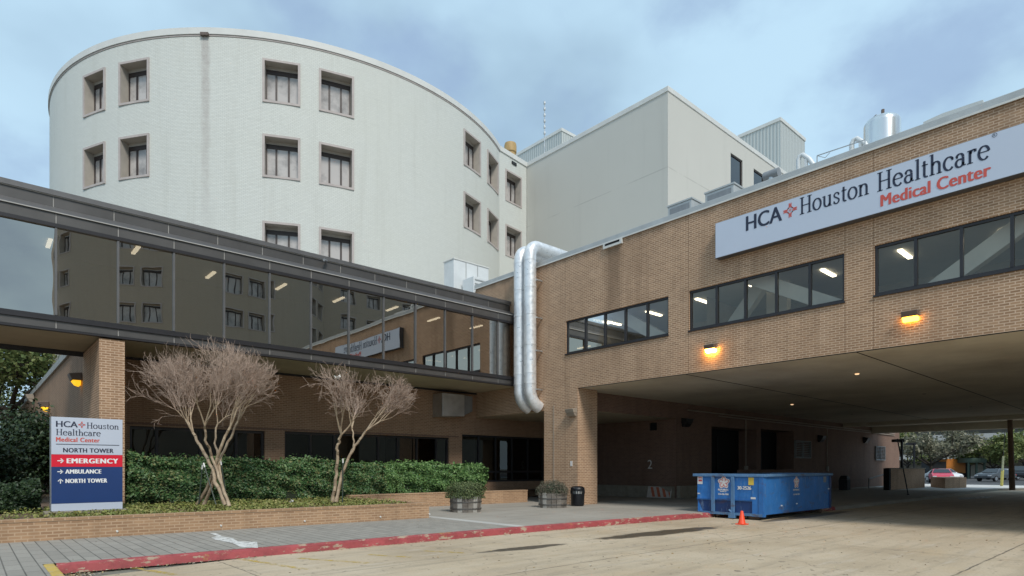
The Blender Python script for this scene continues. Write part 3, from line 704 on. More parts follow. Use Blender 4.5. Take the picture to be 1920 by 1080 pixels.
p, q = PJ - fin * .07, PK - fin * .07; mb.hexa([(p.x, p.y, TH - .32), (q.x, q.y, TH - .32), *[((r_ + fin * .4).x, (r_ + fin * .4).y, TH - .32) for r_ in (q, p)], (p.x, p.y, TH), (q.x, q.y, TH), *[((r_ + fin * .4).x, (r_ + fin * .4).y, TH) for r_ in (q, p)]])
mb.build('parapet_cap', 'white_coping', tw)
mb = MB(); ring(mb, TC, [(TR + .03, TH - .40), (TR + .03, TH - .325), (TR - .05, TH - .325), (TR - .05, TH - .40)], -205, A1); mb.build('drip_edge', 'trim', tw)
mb = MB(); ring(mb, TC, [(0.01, TH - .6), (TR - .3, TH - .6), (TR - .3, TH - .7), (.01, TH - .7)], -205, 155, 6); mb.build('roof', 'coping', tw)
for a, b, n in BAYS:
    for k in range(n):
        am = (a + b) / 2; c_ = (TC.x + TR * math.cos(R(am)), TC.y + TR * math.sin(R(am)), 0)
        deep_window(tw, c_, (-math.sin(R(am)), math.cos(R(am)), 0), (-math.cos(R(am)), -math.sin(R(am)), 0), 2 * TR * math.sin(R((b - a) / 2)), *ROWS[k])
for k in range(3): deep_window(tw, PJ + fl * 1.52, fl, fin, 1.8, *ROWS[k])
am = -131.04; ct = Vector((TC.x + (TR + .03) * math.cos(R(am)), TC.y + (TR + .03) * math.sin(R(am)), 0)); tx = Vector((-math.sin(R(am)), math.cos(R(am)), 0)); tn = Vector((math.cos(R(am)), math.sin(R(am)), 0))
mb = MB(); a_, b_ = ct - tx * .2, ct + tx * .2
mb.bar((a_.x + tn.x * .06, a_.y + tn.y * .06, TH - .36), (b_.x + tn.x * .06, b_.y + tn.y * .06, TH - .36), .12, .14); mb.build('roof_scupper', 'lamp_body', tw)
q_ = PJ + fl * 1.55 - fin * .03; mb = MB(); mb.bar(q_ - fl * .25 + Vector((0, 0, TH - .62)), q_ + fl * .25 + Vector((0, 0, TH - .62)), .06, .2); mb.build('roof_scupper', 'lamp_dark', tw)

# square pale block -------------------------------------------------
bx = thing('square_block', (30.08, 20.1, 0), 'plain pale grey square hospital block rising behind the brick wing roof', 'building')
mb = MB(); BX0, BX1, BY0, BY1 = 30.08, 60, 20.1, 60
wall(mb, 'x', BX0, BY0, 31.95, 0, TH - .3)
bw = [(37.25, 38.85, 18.1, 22.3), (40.4, 42.0, 18.1, 22.3)]
wall(mb, 'y', BY0, BX0, BX1, 0, TH - .3, bw, .18)
mb.face([(BX0, BY0, TH - .35), (BX1, BY0, TH - .35), (BX1, BY1, TH - .35), (BX0, BY1, TH - .35)])
wall(mb, 'x', BX1, BY0, BY1, 0, TH - .3)
mb.build('wall', 'stucco', bx)
mb = MB(); mb.box(BX0 - .05, BX0 + .3, BY0 - .05, 31.9, TH - .3, TH); mb.box(BX0 + .3, BX1, BY0 - .05, BY0 + .3, TH - .3, TH); mb.build('coping', 'white_coping', bx, bevel=.02)
for a, b, za, zb in bw:
    mb = MB(); 
    for u0, u1, v0, v1 in ((a, a + .09, za, zb), (b - .09, b, za, zb), (a, b, zb - .09, zb), (a, b, za, za + .09)): mb.box(u0, u1, BY0 + .06, BY0 + .14, v0, v1)
    wn = mb.build('window', 'sash', bx); mb = MB(); mb.face([(a, BY0 + .11, za), (b, BY0 + .11, za), (b, BY0 + .11, zb), (a, BY0 + .11, zb)]); mb.build('pane', 'car_glass', wn)
mb = MB(); mb.box(44.0, 44.5, BY0 - .09, BY0 - .003, TH - .8, TH - .42); mb.build('roof_scupper', 'coping', bx)

def penthouse(px, py, pl, pr, d, zb, label, door=False):
    c = atd(px, py, d); top = c.z; X, Y = c.x, c.y
    Yl = onx(pl[0], pl[1], X).y; Xr = ony(pr[0], pr[1], Y).x
    t = thing('roof_penthouse', (X, Y, zb), label, 'penthouse'); mb = MB(); mb.box(X, Xr, Y, Yl, zb, top - .25); mb.build('cladding', 'corr', t)
    mb = MB(); mb.box(X - .06, Xr + .06, Y - .06, Yl + .06, top - .25, top); mb.build('roof', 'white_coping', t)
    if door: mb = MB(); mb.box(X - .04, X, Yl - 1.6, Yl - .7, zb, zb + 2.3); mb.build('door', 'lamp_dark', t)
penthouse(1463, 220, (1385, 250), (1509, 258), 46.5, TH - .35, 'ribbed metal penthouse on the roof behind the square block, beside the tank side', True)
penthouse(1053, 240, (955, 292), (1078, 254), 52, TH - .35, 'low ribbed metal penthouse on the roof beside the thin antenna mast')
c = atd(1021, 255, 50.5); m_ = thing('antenna_mast', (c.x, c.y, TH - .35), 'thin lattice antenna mast rising above the square block roof', 'antenna')
mb = MB(); mb.tube([(c.x, c.y, TH - .35), (c.x, c.y, zat(192, 50.5))], .05, 6); mb.build('pole', 'galv', m_)
for k in range(6): z_ = zat(192, 50.5) - .2 - k * .5; mb = MB(); mb.lathe((c.x, c.y, z_), [(.055, 0), (.095, .08), (.095, .22), (.055, .3)], 8); mb.build('antenna_element', 'galv', m_)
c = atd(957, 290, 49); mb = MB(); mb.lathe((c.x, c.y, TH - .6), [(.42, 0), (.42, c.z - TH + .7), (.50, c.z - TH + .75), (.50, zat(272, 49) - TH + .5), (.46, zat(270, 49) - TH + .6)], 20)
tag(mb.build('roof_drum', 'ochre', smooth=True, loc=(c.x, c.y, TH - .6)), 'round ochre drum on the roof where the curved tower meets the block', 'roof drum')

# ================================================================== brick wing over the driveway
WX, WT, WS, LS = 18.32, 10.28, 4.87, 4.07
wg = thing('brick_wing', (WX, 17, 0), 'tan brick wing bridging the driveway with strip windows and dark underpass', 'building')
WIN = [(12.22, 17.13, 6.32, 7.67), (6.48, 11.40, 6.32, 7.67), (-.2, 5.72, 6.32, 7.67)]
mb = MB()
wall(mb, 'x', WX, -9, 23.08, WS, WT, WIN, .25)
wall(mb, 'x', WX, 16.98, 23.08, LS, WS)
wall(mb, 'y', 23.08, WX, 30, LS, WT)
mb.build('front_wall', 'brick', wg)
mb = MB(); mb.box(WX - .045, WX + .35, -9, 23.13, WT, WT + .2); mb.build('coping', 'coping', wg, bevel=.015)
mb = MB(); mb.box(WX - .06, WX - .03, -9, 23.13, WT - .025, WT + .025); mb.build('coping_lip', 'white_coping', wg)
mb = MB(); mb.face([(WX + .3, -9, WT - .3), (54, -9, WT - .3), (54, 23.0, WT - .3), (WX + .3, 23.0, WT - .3)]); mb.box(14.2, 30, 23.2, 29.4, 5.9, 9.1); mb.build('roof', 'coping', wg)
mb = MB(); wall(mb, 'x', 54.0, -9, 23, WS - .5, WT); mb.build('rear_wall', 'brick', wg)
for x_ in (WX + .01, 27, 36, 45, 52.2): mb = MB(); mb.box(x_, x_ + 1.2, -8.9, -7.2, -.02, WS - .01); mb.build('column', 'brick', wg)  # added unseen columns on the far side, spaced open to let light underneath
# column
mb = MB(); mb.box(WX - .012, WX + 1.2, 16.47, 18.38, .15, LS + .0); mb.box(WX - .012, WX + 1.2, 16.47, 16.975, LS, WS); mb.build('column', 'brick', wg)
mb = MB(); mb.tube([(WX - .03, 17.78, .5), (WX - .03, 17.78, LS + .2)], .022, 6); mb.build('conduit', 'lamp_tan', wg)
mb = MB(); mb.box(WX - .03, WX - .01, 16.75, 16.86, 1.72, 1.92); mb.build('outlet_cover', 'paper', wg)
# soffits
mb = MB(); mb.face([(WX, -9, WS), (54, -9, WS), (54, 16.95, WS), (WX, 16.95, WS)])
for y_ in (6.2, 1.6, 11.6): mb.box(WX + .01, 53.4, y_ - .012, y_ + .012, WS - .012, WS - .002, 1)
mb.box(WX + .01, WX + .05, -9, 16.5, WS - .02, WS - .002, 1)
mb.build('driveway_soffit', ['soffit_conc', 'void'], wg)
mb = MB()
for x_, dz in ((47.5, .25), (53.45, .5)): mb.box(x_, x_ + .5, -7.5, 16.9, WS - dz, WS - .003)
mb.build('soffit_beam', 'soffit_conc', wg)
mb = MB(); mb.face([(WX, 16.96, LS), (26.05, 16.96, LS), (26.05, 23.08, LS), (WX, 23.08, LS)]); mb.build('porch_soffit', 'soffit', wg)
for z_, x0 in ((4.55, 27), (4.42, 30)):
    mb = MB(); mb.tube([(x0, 16.88, z_), (59, 16.88, z_)], .035, 8); mb.build('conduit', 'lamp_tan', wg)
for x_ in (33.0, 44.6): mb = MB(); mb.tube([(x_, 16.88, 4.4), (x_, 16.88, 1.6)], .028, 8); mb.box(x_ - .12, x_ + .12, 16.8, 16.93, 1.4, 1.75); mb.build('conduit', 'lamp_tan', wg)
mb = MB(); wall(mb, 'y', 16.95, WX + 1.2, 26.03, LS, WS); wall(mb, 'x', 26.03, 16.95, 23.08, .15, LS, [(18.05, 18.5, 3.55, 3.95)], .1)
DO = [(29.4, 34.4, .15, 3.85), (34.95, 39.4, .15, 3.95)]
wall(mb, 'y', 16.95, 26.03, 60.6, .15, WS, DO, 1.1)
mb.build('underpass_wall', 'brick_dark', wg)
mb = MB(); wall(mb, 'x', 60.6, 16.95, 23, .15, WS); mb.build('rear_end_wall', 'brick', wg)
mb = MB(); mb.box(25.72, 26.02, 17.0, 23.0, .15, .72); mb.box(26.1, 29.3, 16.72, 16.94, .15, .75); mb.build('base_ledge', 'conc_pad', wg)
for a, b, za, zb in DO:
    mb = MB(); mb.box(a, b, 18.06, 18.12, za, zb); d_ = mb.build('service_door', 'void', wg)
    mb = MB(); mb.box((a + b) / 2 - .03, (a + b) / 2 + .03, 18.0, 18.06, za, zb - .4); mb.build('door_edge', 'black_matte', d_)
mb = MB(); mb.box(26.0, 26.03 + .02, 18.03, 18.52, 3.53, 3.97); mb = MB(); mb.box(26.1, 26.12, 18.05, 18.5, 3.55, 3.95); mb.build('vent_opening', 'void', wg)
for x0, x1, z0, z1, nn, ml in ((39.5, 41.75, 2.32, 3.35, 9, 'louvre'), (54.4, 56.5, 2.3, 3.34, 9, 'unit_grey')):
    mb = MB()
    for k in range(nn): z_ = z0 + (k + .5) * (z1 - z0) / nn; mb.hexa([(x0, 16.84, z_ - .04), (x1, 16.84, z_ - .04), (x1, 16.92, z_), (x0, 16.92, z_), (x0, 16.84, z_ - .02), (x1, 16.84, z_ - .02), (x1, 16.92, z_ + .02), (x0, 16.92, z_ + .02)])
    for u0, u1, v0, v1 in ((x0 - .05, x0, z0, z1), (x1, x1 + .05, z0, z1), (x0 - .05, x1 + .05, z1, z1 + .05), (x0 - .05, x1 + .05, z0 - .05, z0), ((x0 + x1) / 2 - .03, (x0 + x1) / 2 + .03, z0, z1)): mb.box(u0, u1, 16.82, 16.94, v0, v1)
    mb.build('louvre_vent', ml, wg)
mb = MB()
for y_, s_ in ((18.45, '2'),): mb.raw(*(lambda vf: ([(26.005, y_ - p[0], p[1]) for p in vf[0]], vf[1]))(fit(flat_text(s_, .02), -.14, .14, 1.6, 2.05)))
mb.build('painted_number', 'paper', wg)
# strip windows
def strip_window(a, b, z0, z1, edges):
    mb = MB(); x0, x1 = WX + .05, WX + .15
    mb.box(x0, x1, a, b, z1 - .07, z1); mb.box(x0, x1, a, b, z0, z0 + .07)
    for e in edges: mb.box(x0 - .01, x1 - .003, e - .035, e + .035, z0 + .07, z1 - .07)
    for e in (a + .03, b - .03): mb.box(x0 + .003, x1 - .006, e - .03, e + .03, z0 + .07, z1 - .07)
    wn = mb.build('window', 'bronze_dark', wg)
    es = [a] + sorted(edges) + [b]; g = MB()
    for i in range(len(es) - 1):
        k1, k2 = random.uniform(-.004, .004), random.uniform(-.004, .004)
        g.face([(WX + .1 + k1, es[i], z0), (WX + .1 + k2, es[i + 1], z0), (WX + .1 - k1, es[i + 1], z1), (WX + .1 - k2, es[i], z1)])
    g.build('pane', 'wing_glass', wn)
    s = MB(); s.box(WX - .05, WX + .03, a - .02, b + .02, z0 - .05, z0 - .003); s.build('sill', 'bronze_dark', wn)
strip_window(*WIN[0], [16.11, 15.12, 14.14, 13.15]); strip_window(*WIN[1], [10.41, 9.42, 8.43, 7.44]); strip_window(*WIN[2], [4.77, 3.79, 2.81, 1.83, .84])
# rooms behind the strip windows
mb = MB(); mb.face([(WX + .3, -8.9, 7.95), (26, -8.9, 7.95), (26, 22.9, 7.95), (WX + .3, 22.9, 7.95)]); mb.build('ceiling', 'ceil', wg)
mb = MB(); mb.face([(WX + .3, -8.9, 5.3), (26, -8.9, 5.3), (26, 22.9, 5.3), (WX + .3, 22.9, 5.3)]); mb.build('floor', 'inner', wg)
mb = MB(); wall(mb, 'x', 23.6, -8.9, 22.9, 5.3, 7.95); wall(mb, 'y', 17.55, WX + .3, 23.6, 5.3, 7.95); wall(mb, 'y', 11.9, 20.3, 23.6, 5.3, 7.95); mb.build('inner_wall', 'inner', wg)
for x0, x1, y0, y1 in ((19.4, 19.6, 17.0, 17.4), (20.4, 20.7, 9.0, 9.7)): mb = MB(); mb.box(x0, x1, y0, y1, 5.3, 7.95); mb.build('inner_column', 'brace', wg)
for a, b in (((18.95, 15.2, 7.85), (18.95, 12.3, 6.0)), ((18.95, 9.6, 7.85), (18.95, 6.4, 6.1)), ((18.95, 5.0, 6.0), (18.95, 2.0, 7.95)), ((19.6, 10.9, 6.0), (19.6, 9.3, 7.9))):
    mb = MB(); mb.bar(a, b, .3, .42); mb.build('brace', 'brace', wg)
for px, py in ((1319, 566), (1420, 541), (1553, 513), (1150, 607), (1128, 604), (1226, 589), (1077, 627), (1697, 478), (1890, 440)):
    d = 1.0; r_ = ray(px); k = (7.9 - CAM_H) / ((877 - py) / FPX); p_ = r_ * k
    if p_.x > 23.3: p_ = r_ * (23.3 / r_.x)
    mb = MB(); mb.box(p_.x - .5, p_.x + .5, p_.y - .06, p_.y + .06, 7.90, 7.945); mb.build('ceiling_light', 'lamp_tube', wg)
for px, py in ((1607, 702), (1485, 759), (1733, 739), (1820, 763), (1597, 777), (1885, 781)):
    k = (WS - .03 - CAM_H) / ((877 - py) / FPX); p_ = ray(px) * k; mb = MB(); mb.lathe((p_.x, p_.y, WS - .04), [(.055, 0), (.075, .03)], 12); mb.build('recessed_light', 'can_light' if px in (1607, 1485, 1885) else 'lamp_tan', wg)
mb = MB(); mb.box(WX - .09, WX - .003, 14.2, 15.1, WT - .22, WT - .03); mb.build('roof_scupper', 'white_coping', wg); mb = MB(); mb.box(WX - .095, WX - .088, 14.3, 15.0, WT - .13, WT - .05); mb.build('scupper_slot', 'void', wg)
mb = MB(); mb.box(WX - .13, WX - .01, 17.05, 17.16, 6.0, 6.15); mb = MB()

# ------------------------------------------------------------------ wall sign on the wing
SY0, SY1, SZ0, SZ1, SX = 1.95, 10.27, 8.42, 9.56, WX - .27
sg = thing('wall_sign', (WX - .14, 6, SZ0), 'long pale wall sign reading HCA Houston Healthcare Medical Center on brick', 'sign')
mb = MB(); mb.box(SX, WX - .02, SY0, SY1, SZ0, SZ1); mb.build('cabinet', 'sign_edge', sg)
mb = MB(); mb.box(SX - .012, SX + .0, SY0 + .012, SY1 - .012, SZ0 + .012, SZ1 - .012); mb.build('face', 'sign_white', sg)
ys = lambda a, b: (0, 0)
def on_sign(u, z): return (SX - .018, u, z)
CB, CT = 9.00, 9.49
def S(vf, ya, yb, za, zb): v, f = fit(vf, 0, 1, za, zb); return [(ya + (yb - ya) * p[0], p[1]) for p in v], f
letter([S(flat_text('HCA', .008), 9.21, 8.11, CB, CB + .46)], on_sign, (-1, 0, 0), 'navy', sg, .014)
letter([S(serif_text('Houston'), 7.58, 5.76, CB - .01, CB + .49), S(serif_text('Healthcare'), 5.56, 3.16, CB - .03, CB + .51)], on_sign, (-1, 0, 0), 'navy', sg)
v_, f_ = [], []; stroke(v_, f_, arc(0, 0, 1, 1, 0, 360, 20), .2, .2); V2, F2 = S((v_, f_), 3.13, 3.03, CB + .44, CB + .54); V3, F3 = S(flat_text('R'), 3.10, 3.06, CB + .465, CB + .515)
letter([(V2 + V3, F2 + [tuple(i + len(V2) for i in q) for q in F3])], on_sign, (-1, 0, 0), 'navy', sg)
letter([S(flat_text('Medical Center', .006, 1.06), 5.47, 3.16, 8.565, 8.875)], on_sign, (-1, 0, 0), 'coral', sg, .016)
on_plane([S(star_cross(), 8.06, 7.66, CB + .02, CB + .44)], on_sign).build('emblem', 'coral', sg)

# ------------------------------------------------------------------ lamps
def wall_lamp(px, py, axis, c, lens, label, body='lamp_body', s=1.0):
    p = onx(px, py, c) if axis == 'x' else ony(px, py, c)
    n = Vector((-1, 0, 0)) if axis == 'x' else Vector((0, -1, 0)); u = Vector((0, 1, 0)) if axis == 'x' else Vector((1, 0, 0)); up = Vector((0, 0, 1))
    t = thing('wall_lamp', p, label, 'wall lamp', 'wall lamps')
    def q(a, b, d): return p + u * a * s + up * b * s + n * d * s
    mb = MB(); mb.hexa([q(-.2, -.02, .005), q(.2, -.02, .005), q(.2, -.02, .20), q(-.2, -.02, .20), q(-.2, .17, .005), q(.2, .17, .005), q(.2, .13, .26), q(-.2, .13, .26)]); mb.build('housing', body, t, bevel=.012)
    mb = MB(); mb.hexa([q(-.19, -.15, .03), q(.19, -.15, .03), q(.19, -.12, .12), q(-.19, -.12, .12), q(-.19, -.025, .02), q(.19, -.025, .02), q(.19, -.025, .19), q(-.19, -.025, .19)]); mb.build('lens', lens, t, bevel=.012)
    return t
wall_lamp(1335, 654, 'x', WX, 'amber_bright', 'brightly glowing amber wall lamp under the second strip window', s=.9)
wall_lamp(1709, 594, 'x', WX, 'amber', 'amber wall lamp glowing below the strip window nearest the sign end', s=.92)
wall_lamp(152, 713, 'x', 2.70, 'amber_dim', 'yellow lit lamp on the shaded brick wall beside the fin column', s=1.3)
wall_lamp(91, 763, 'x', 2.70, 'amber_dim', 'smaller yellow lit lamp farther along the shaded side wall', s=1.4)
wall_lamp(64, 748, 'x', 2.70, 'lamp_tan', 'unlit tan floodlight near the roof edge of the shaded side wall', 'lamp_tan', 1.5)
wall_lamp(1536, 823, 'y', 16.94, 'lamp_dark', 'dark unlit wall lamp above the louvre in the underpass', 'lamp_dark', 1.5)
wall_lamp(1620, 826, 'y', 16.94, 'lamp_dark', 'dark unlit wall lamp near the far end of the underpass wall', 'lamp_dark', 1.5)
wall_lamp(1283, 793, 'y', 16.94, 'lamp_dark', 'dark twin floodlight under the beam by the underpass corner', 'lamp_dark', 1.4)
wall_lamp(1075, 774, 'x', WX - .012, 'lamp_tan', 'tan floodlight at the top corner of the brick column', 'lamp_tan', 1.1)

# ------------------------------------------------------------------ insulated duct pair
def duct(y, zt, xe, label, zb=4.45, x0=WX - .44, r=.265):
    t = thing('insulated_duct', (x0, y, zb), label, 'duct', 'insulated ducts'); pts = []
    pts += [(x0 + .42, y - .14, zb - .22), (x0 + .2, y - .10, zb - .1), (x0 + .06, y - .03, zb + .15), (x0, y, zb + .45)]
    z_ = zb + .95
    while z_ < zt - .75: pts.append((x0, y, z_)); z_ += .6
    for k in range(0, 7): a = R(90 * k / 6); pts.append((x0 + .42 * (1 - math.cos(a)), y, zt - .42 + .42 * math.sin(a)))
    pts += [(x0 + .42 + (xe - x0 - .84) * k / 3, y, zt) for k in (1, 2, 3)]
    for k in range(1, 6): a = R(90 * k / 5); pts.append((xe - .42 + .42 * math.sin(a), y, zt - .42 + .42 * math.cos(a)))
    pts.append((xe, y, WT - .3)); rs = [r * random.uniform(.985, 1.02) for _ in pts]
    mb = MB(); mb.tube(pts, rs, 18); mb.build('jacket', 'alu', t, smooth=True)
    mb = MB()
    for z_ in (5.25, 5.7, 6.9, 8.2, 9.35, 10.5): mb.lathe((x0, y, z_), [(r + .003, -.035), (r + .011, -.03), (r + .011, .03), (r + .003, .035)], 18, cap=False)
    mb.build('seam_band', 'alu', t, smooth=True)
    for z_ in (4.95, 6.6, 8.0, 9.6): mb = MB(); mb.box(x0 + .1, WX - .005, y - .32, y - .26, z_, z_ + .06); mb.build('bracket', 'galv', t)
    return t
duct(18.80, 11.13, 20.55, 'silver jacketed duct, front one of the pair beside the column', r=.27)
duct(19.43, 11.08, 20.35, 'silver jacketed duct, rear one of the pair against the skywalk')

# ================================================================== skywalk
YF, YB = 19.89, 23.06
sk = thing('skywalk_bridge', (8, 21.5, 5.24), 'dark bronze glazed skywalk running into the brick wing', 'skywalk')
XM = [1.74 + 1.39 * k for k in range(-16, 12)]; XL, XR = XM[0], 18.29
def fascia(name, y, z0, z1, edges, d=.06):
    mb = MB(); e = [x for x in edges if x < XR - .2] + [XR]
    for i in range(len(e) - 1): mb.box(e[i] + .011, e[i + 1] - .011, y, y + d, z0, z1)
    mb.box(XL, XR, y + .012, y + d + .02, z0 + .004, z1 - .004, 1)
    return mb.build(name, ['bronze', 'joint'], sk)
fascia('lower_fascia', YF, 5.31, 5.50, XM); fascia('upper_fascia', YF, 8.07, 8.34, XM); fascia('roof_fascia', YF + .66, 8.70, 9.02, [x + .0 for x in XM])
mb = MB(); mb.box(XL, XR, YF - .03, YF + .12, 5.24, 5.30); mb.box(XL, XR, YF - .045, YF + .1, 5.505, 5.575); mb.box(XL, XR, YF + .0, YF + .12, 5.58, 5.655); mb.box(XL, XR, YF - .03, YF + .1, 7.965, 8.06); mb.build('dark_trim', 'bronze_dark', sk)
mb = MB(); mb.box(XL, XR, YF + .60, YF + .95, 9.02, 9.16); mb.face([(XL, YF - .03, 8.345), (XR, YF - .03, 8.345), (XR, YF + .66, 8.71), (XL, YF + .66, 8.71)]); mb.face([(XL, YF + .7, 8.9), (XR, YF + .7, 8.9), (XR, YB, 8.9), (XL, YB, 8.9)]); mb.build('roof', 'mullion', sk)
mb = MB(); mb.box(XL, XR, YF + .63, YF + .66, 9.0, 9.024); mb.box(XL, XR, YF - .045, YF - .03, 8.335, 8.36); mb.build('roof_lip', 'joint', sk)
mb = MB(); mb.face([(XL, YF + .02, 5.245), (XR, YF + .02, 5.245), (XR, YB, 5.245), (XL, YB, 5.245)]); mb.build('soffit', 'soffit', sk)
mb = MB(); mb.box(XL, 3.0, YB - .1, YB - .01, 5.1, 5.243); mb.box(3.0, XR, YB - .10, YB - .03, 5.17, 5.243); mb.build('soffit_edge', 'bronze_dark', sk)
for x in XM: 
    if x < -9 : continue
    mb = MB(); mb.box(x - .024, x + .024, YF - .012, YF + .07, 5.66, 7.96); mb.build('mullion', 'mullion', sk)
mb = MB()
for i in range(len(XM)):
    a, b = XM[i], (XM[i + 1] if i + 1 < len(XM) else XR); k = [random.uniform(-.006, .006) for _ in range(3)]
    mb.face([(a, YF + .05 + k[0], 5.6), (b, YF + .05 + k[1], 5.6), (b, YF + .05 + k[1] + k[2], 8.0), (a, YF + .05 + k[0] + k[2], 8.0)])
mb.build('glazing', 'mirror_glass', sk)
mb = MB(); mb.face([(XL, YF + .1, 8.05), (XR, YF + .1, 8.05), (XR, YB, 8.05), (XL, YB, 8.05)]); mb.build('ceiling', 'inner', sk)
mb = MB(); mb.box(XL, XR, YB - .08, YB - .0, 5.3, 8.9); mb.face([(XL, YF + .1, 5.6), (XR, YF + .1, 5.6), (XR, YB, 5.6), (XL, YB, 5.6)]); mb.build('back_wall', 'void', sk)
for px, py in ((92, 458), (255, 470), (395, 517), (527, 539), (635, 563), (735, 580), (813, 600), (893, 614)):
    k = (8.0 - CAM_H) / ((877 - py) / FPX); p_ = ray(px) * k; y_ = min(max(p_.y, YF + .4), YB - .4); x_ = p_.x * y_ / p_.y
    mb = MB(); mb.box(x_ - .05, x_ + .05, y_ - .42, y_ + .42, 8.0, 8.045); mb.build('ceiling_light', 'lamp_tube', sk)
cc = ony(610, 488, YF + .6); tc_ = thing('security_camera', cc, 'small dark security camera on the skywalk roof edge', 'camera')
mb = MB(); mb.tube([cc + Vector((.03, -.02, -.03)), cc + Vector((-.13, -.18, -.06))], .05, 8); mb.build('housing', 'unit_grey', tc_); mb = MB(); mb.tube([cc + Vector((.0, .05, .0)), cc + Vector((.02, .0, -.02))], .025, 6); mb.build('bracket', 'black_metal', tc_)

# ================================================================== low brick building under the skywalk
YW = 23.08
lb = thing('brick_annex', (8, YW, 0), 'low brown brick annex with dark glazed bays under the skywalk', 'building')
GL = [(3.95, 8.28, .95, 3.02), (9.03, 16.75, .95, 3.05), (17.5, 26.0, .95, 3.24)]
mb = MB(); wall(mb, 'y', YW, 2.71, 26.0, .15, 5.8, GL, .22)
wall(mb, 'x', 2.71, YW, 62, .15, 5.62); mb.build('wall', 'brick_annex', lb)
mb = MB(); mb.face([(2.9, YW + .02, 5.5), (17.9, YW + .02, 5.5), (17.9, 62, 5.5), (2.9, 62, 5.5)]); mb.box(2.63, 3.0, YW + .003, 62, 5.62, 5.86); mb.build('coping', 'coping', lb)
mb = MB(); mb.box(2.69, 3.29, 19.92, YW - .002, .5, 5.20); mb.build('column', 'brick', lb)
mb = MB(); mb.box(2.5, 17.3, YW - .012, YW - .002, 3.08, 3.14); mb.build('lintel_line', 'brick_dark', lb)
def bay(a, b, z0, z1, edges, hbar=None, blinds=()):
    mb = MB(); y0, y1 = YW + .1, YW + .18
    mb.box(a, b, y0, y1, z1 - .09, z1); mb.box(a, b, y0, y1, z0, z0 + .09)
    for e in [a + .04, b - .04] + list(edges): mb.box(e - .04, e + .04, y0 - .004, y1 - .003, z0 + .09, z1 - .09)
    if hbar: mb.box(a + .08, b - .08, y0 + .004, y1 - .006, hbar - .05, hbar + .05)
    wn = mb.build('window', 'bronze_dark', lb)
    mb = MB(); mb.face([(a, YW + .15, z0), (b, YW + .15, z0), (b, YW + .15, z1), (a, YW + .15, z1)]); mb.build('pane', 'dark_glass', wn)
    for c0, c1, cz, m_ in blinds: mb = MB(); mb.box(c0, c1, YW + .24, YW + .26, cz, z1 - .05); mb.build('blind', m_, wn)
    mb = MB(); mb.box(a - .5, b + .5, YW + .9, YW + .95, z0 - .2, z1 + .2); mb.build('room_backdrop', 'void', wn)
bay(*GL[0], [4.75, 6.1, 7.3], None, [(4.0, 4.7, 1.0, 'inner'), (6.15, 6.6, 1.0, 'soffit')]); bay(*GL[1], [10.1, 11.1, 13.1, 14.05, 15.05, 16.1], None, [(11.15, 13.05, .95, 'soffit'), (13.15, 13.5, .95, 'inner'), (16.15, 16.7, .95, 'soffit')])
bay(*GL[2], [18.6, 19.7, 20.8, 21.9, 23.0, 24.1], 1.45, [(17.6, 18.5, 1.5, 'unit_grey'), (18.7, 19.6, 1.5, 'inner')])
# hanging air duct box under the skywalk, against the annex
t = thing('duct_box', (16.8, 22.4, 4.0), 'grey sheet metal duct box hanging under the skywalk end', 'duct box')
mb = MB(); x0, x1 = 15.82, 17.05; mb.hexa([(x0, 22.3, 3.95), (x1, 22.3, 4.02), (x1, YW - .01, 4.02), (x0, YW - .01, 3.95), (x0, 22.3, 5.0), (x1, 22.3, 5.0), (x1, YW - .01, 5.0), (x0, YW - .01, 5.0)]); mb.build('box', 'galv', t, bevel=.01)
mb = MB(); mb.hexa([(x1 + .002, 22.4, 4.05), (17.75, 22.6, 4.3), (17.75, YW - .01, 4.3), (x1 + .002, YW - .01, 4.05), (x1 + .002, 22.4, 5.0), (17.75, 22.6, 5.0), (17.75, YW - .01, 5.0), (x1 + .002, YW - .01, 5.0)]); mb.build('elbow', 'unit_grey', t)

# white duct boxes on the roof behind the skywalk
t = thing('roof_duct', (17.7, 24.6, 9.1), 'tall white sheet metal duct box on the roof behind the skywalk', 'roof duct', 'white roof ducts')
p1 = ony(851, 483, 24.6)
mb = MB(); mb.box(p1.x, 20.4, 24.6, 25.45, 9.1, p1.z - .06); mb.build('box', 'white_duct', t, bevel=.02); mb = MB(); mb.box(p1.x - .03, 20.43, 24.57, 25.48, p1.z - .06, p1.z); mb.build('lid', 'white_coping', t)
for x_ in (18.9, 19.65): mb = MB(); mb.box(x_ - .02, x_ + .02, 24.575, 24.598, 9.1, p1.z - .06); mb.build('seam', 'coping', t)
t = thing('roof_duct', (18.6, 23.6, 9.1), 'lower white duct box stepped in front of the tall one on the roof', 'roof duct', 'white roof ducts')
p0 = ony(888, 510, 23.5)
mb = MB(); mb.box(p0.x, p0.x + 1.2, 23.5, 24.4, 9.1, zat(505, 28.9)); mb.build('box', 'white_duct', t, bevel=.02)
for k in range(4): z_ = zat(505, 28.9) - .18 - .2 * k; mb = MB(); mb.box(p0.x + .08, p0.x + 1.1, 23.47, 23.498, z_, z_ + .05); mb.build('grille_slat', 'coping', t)

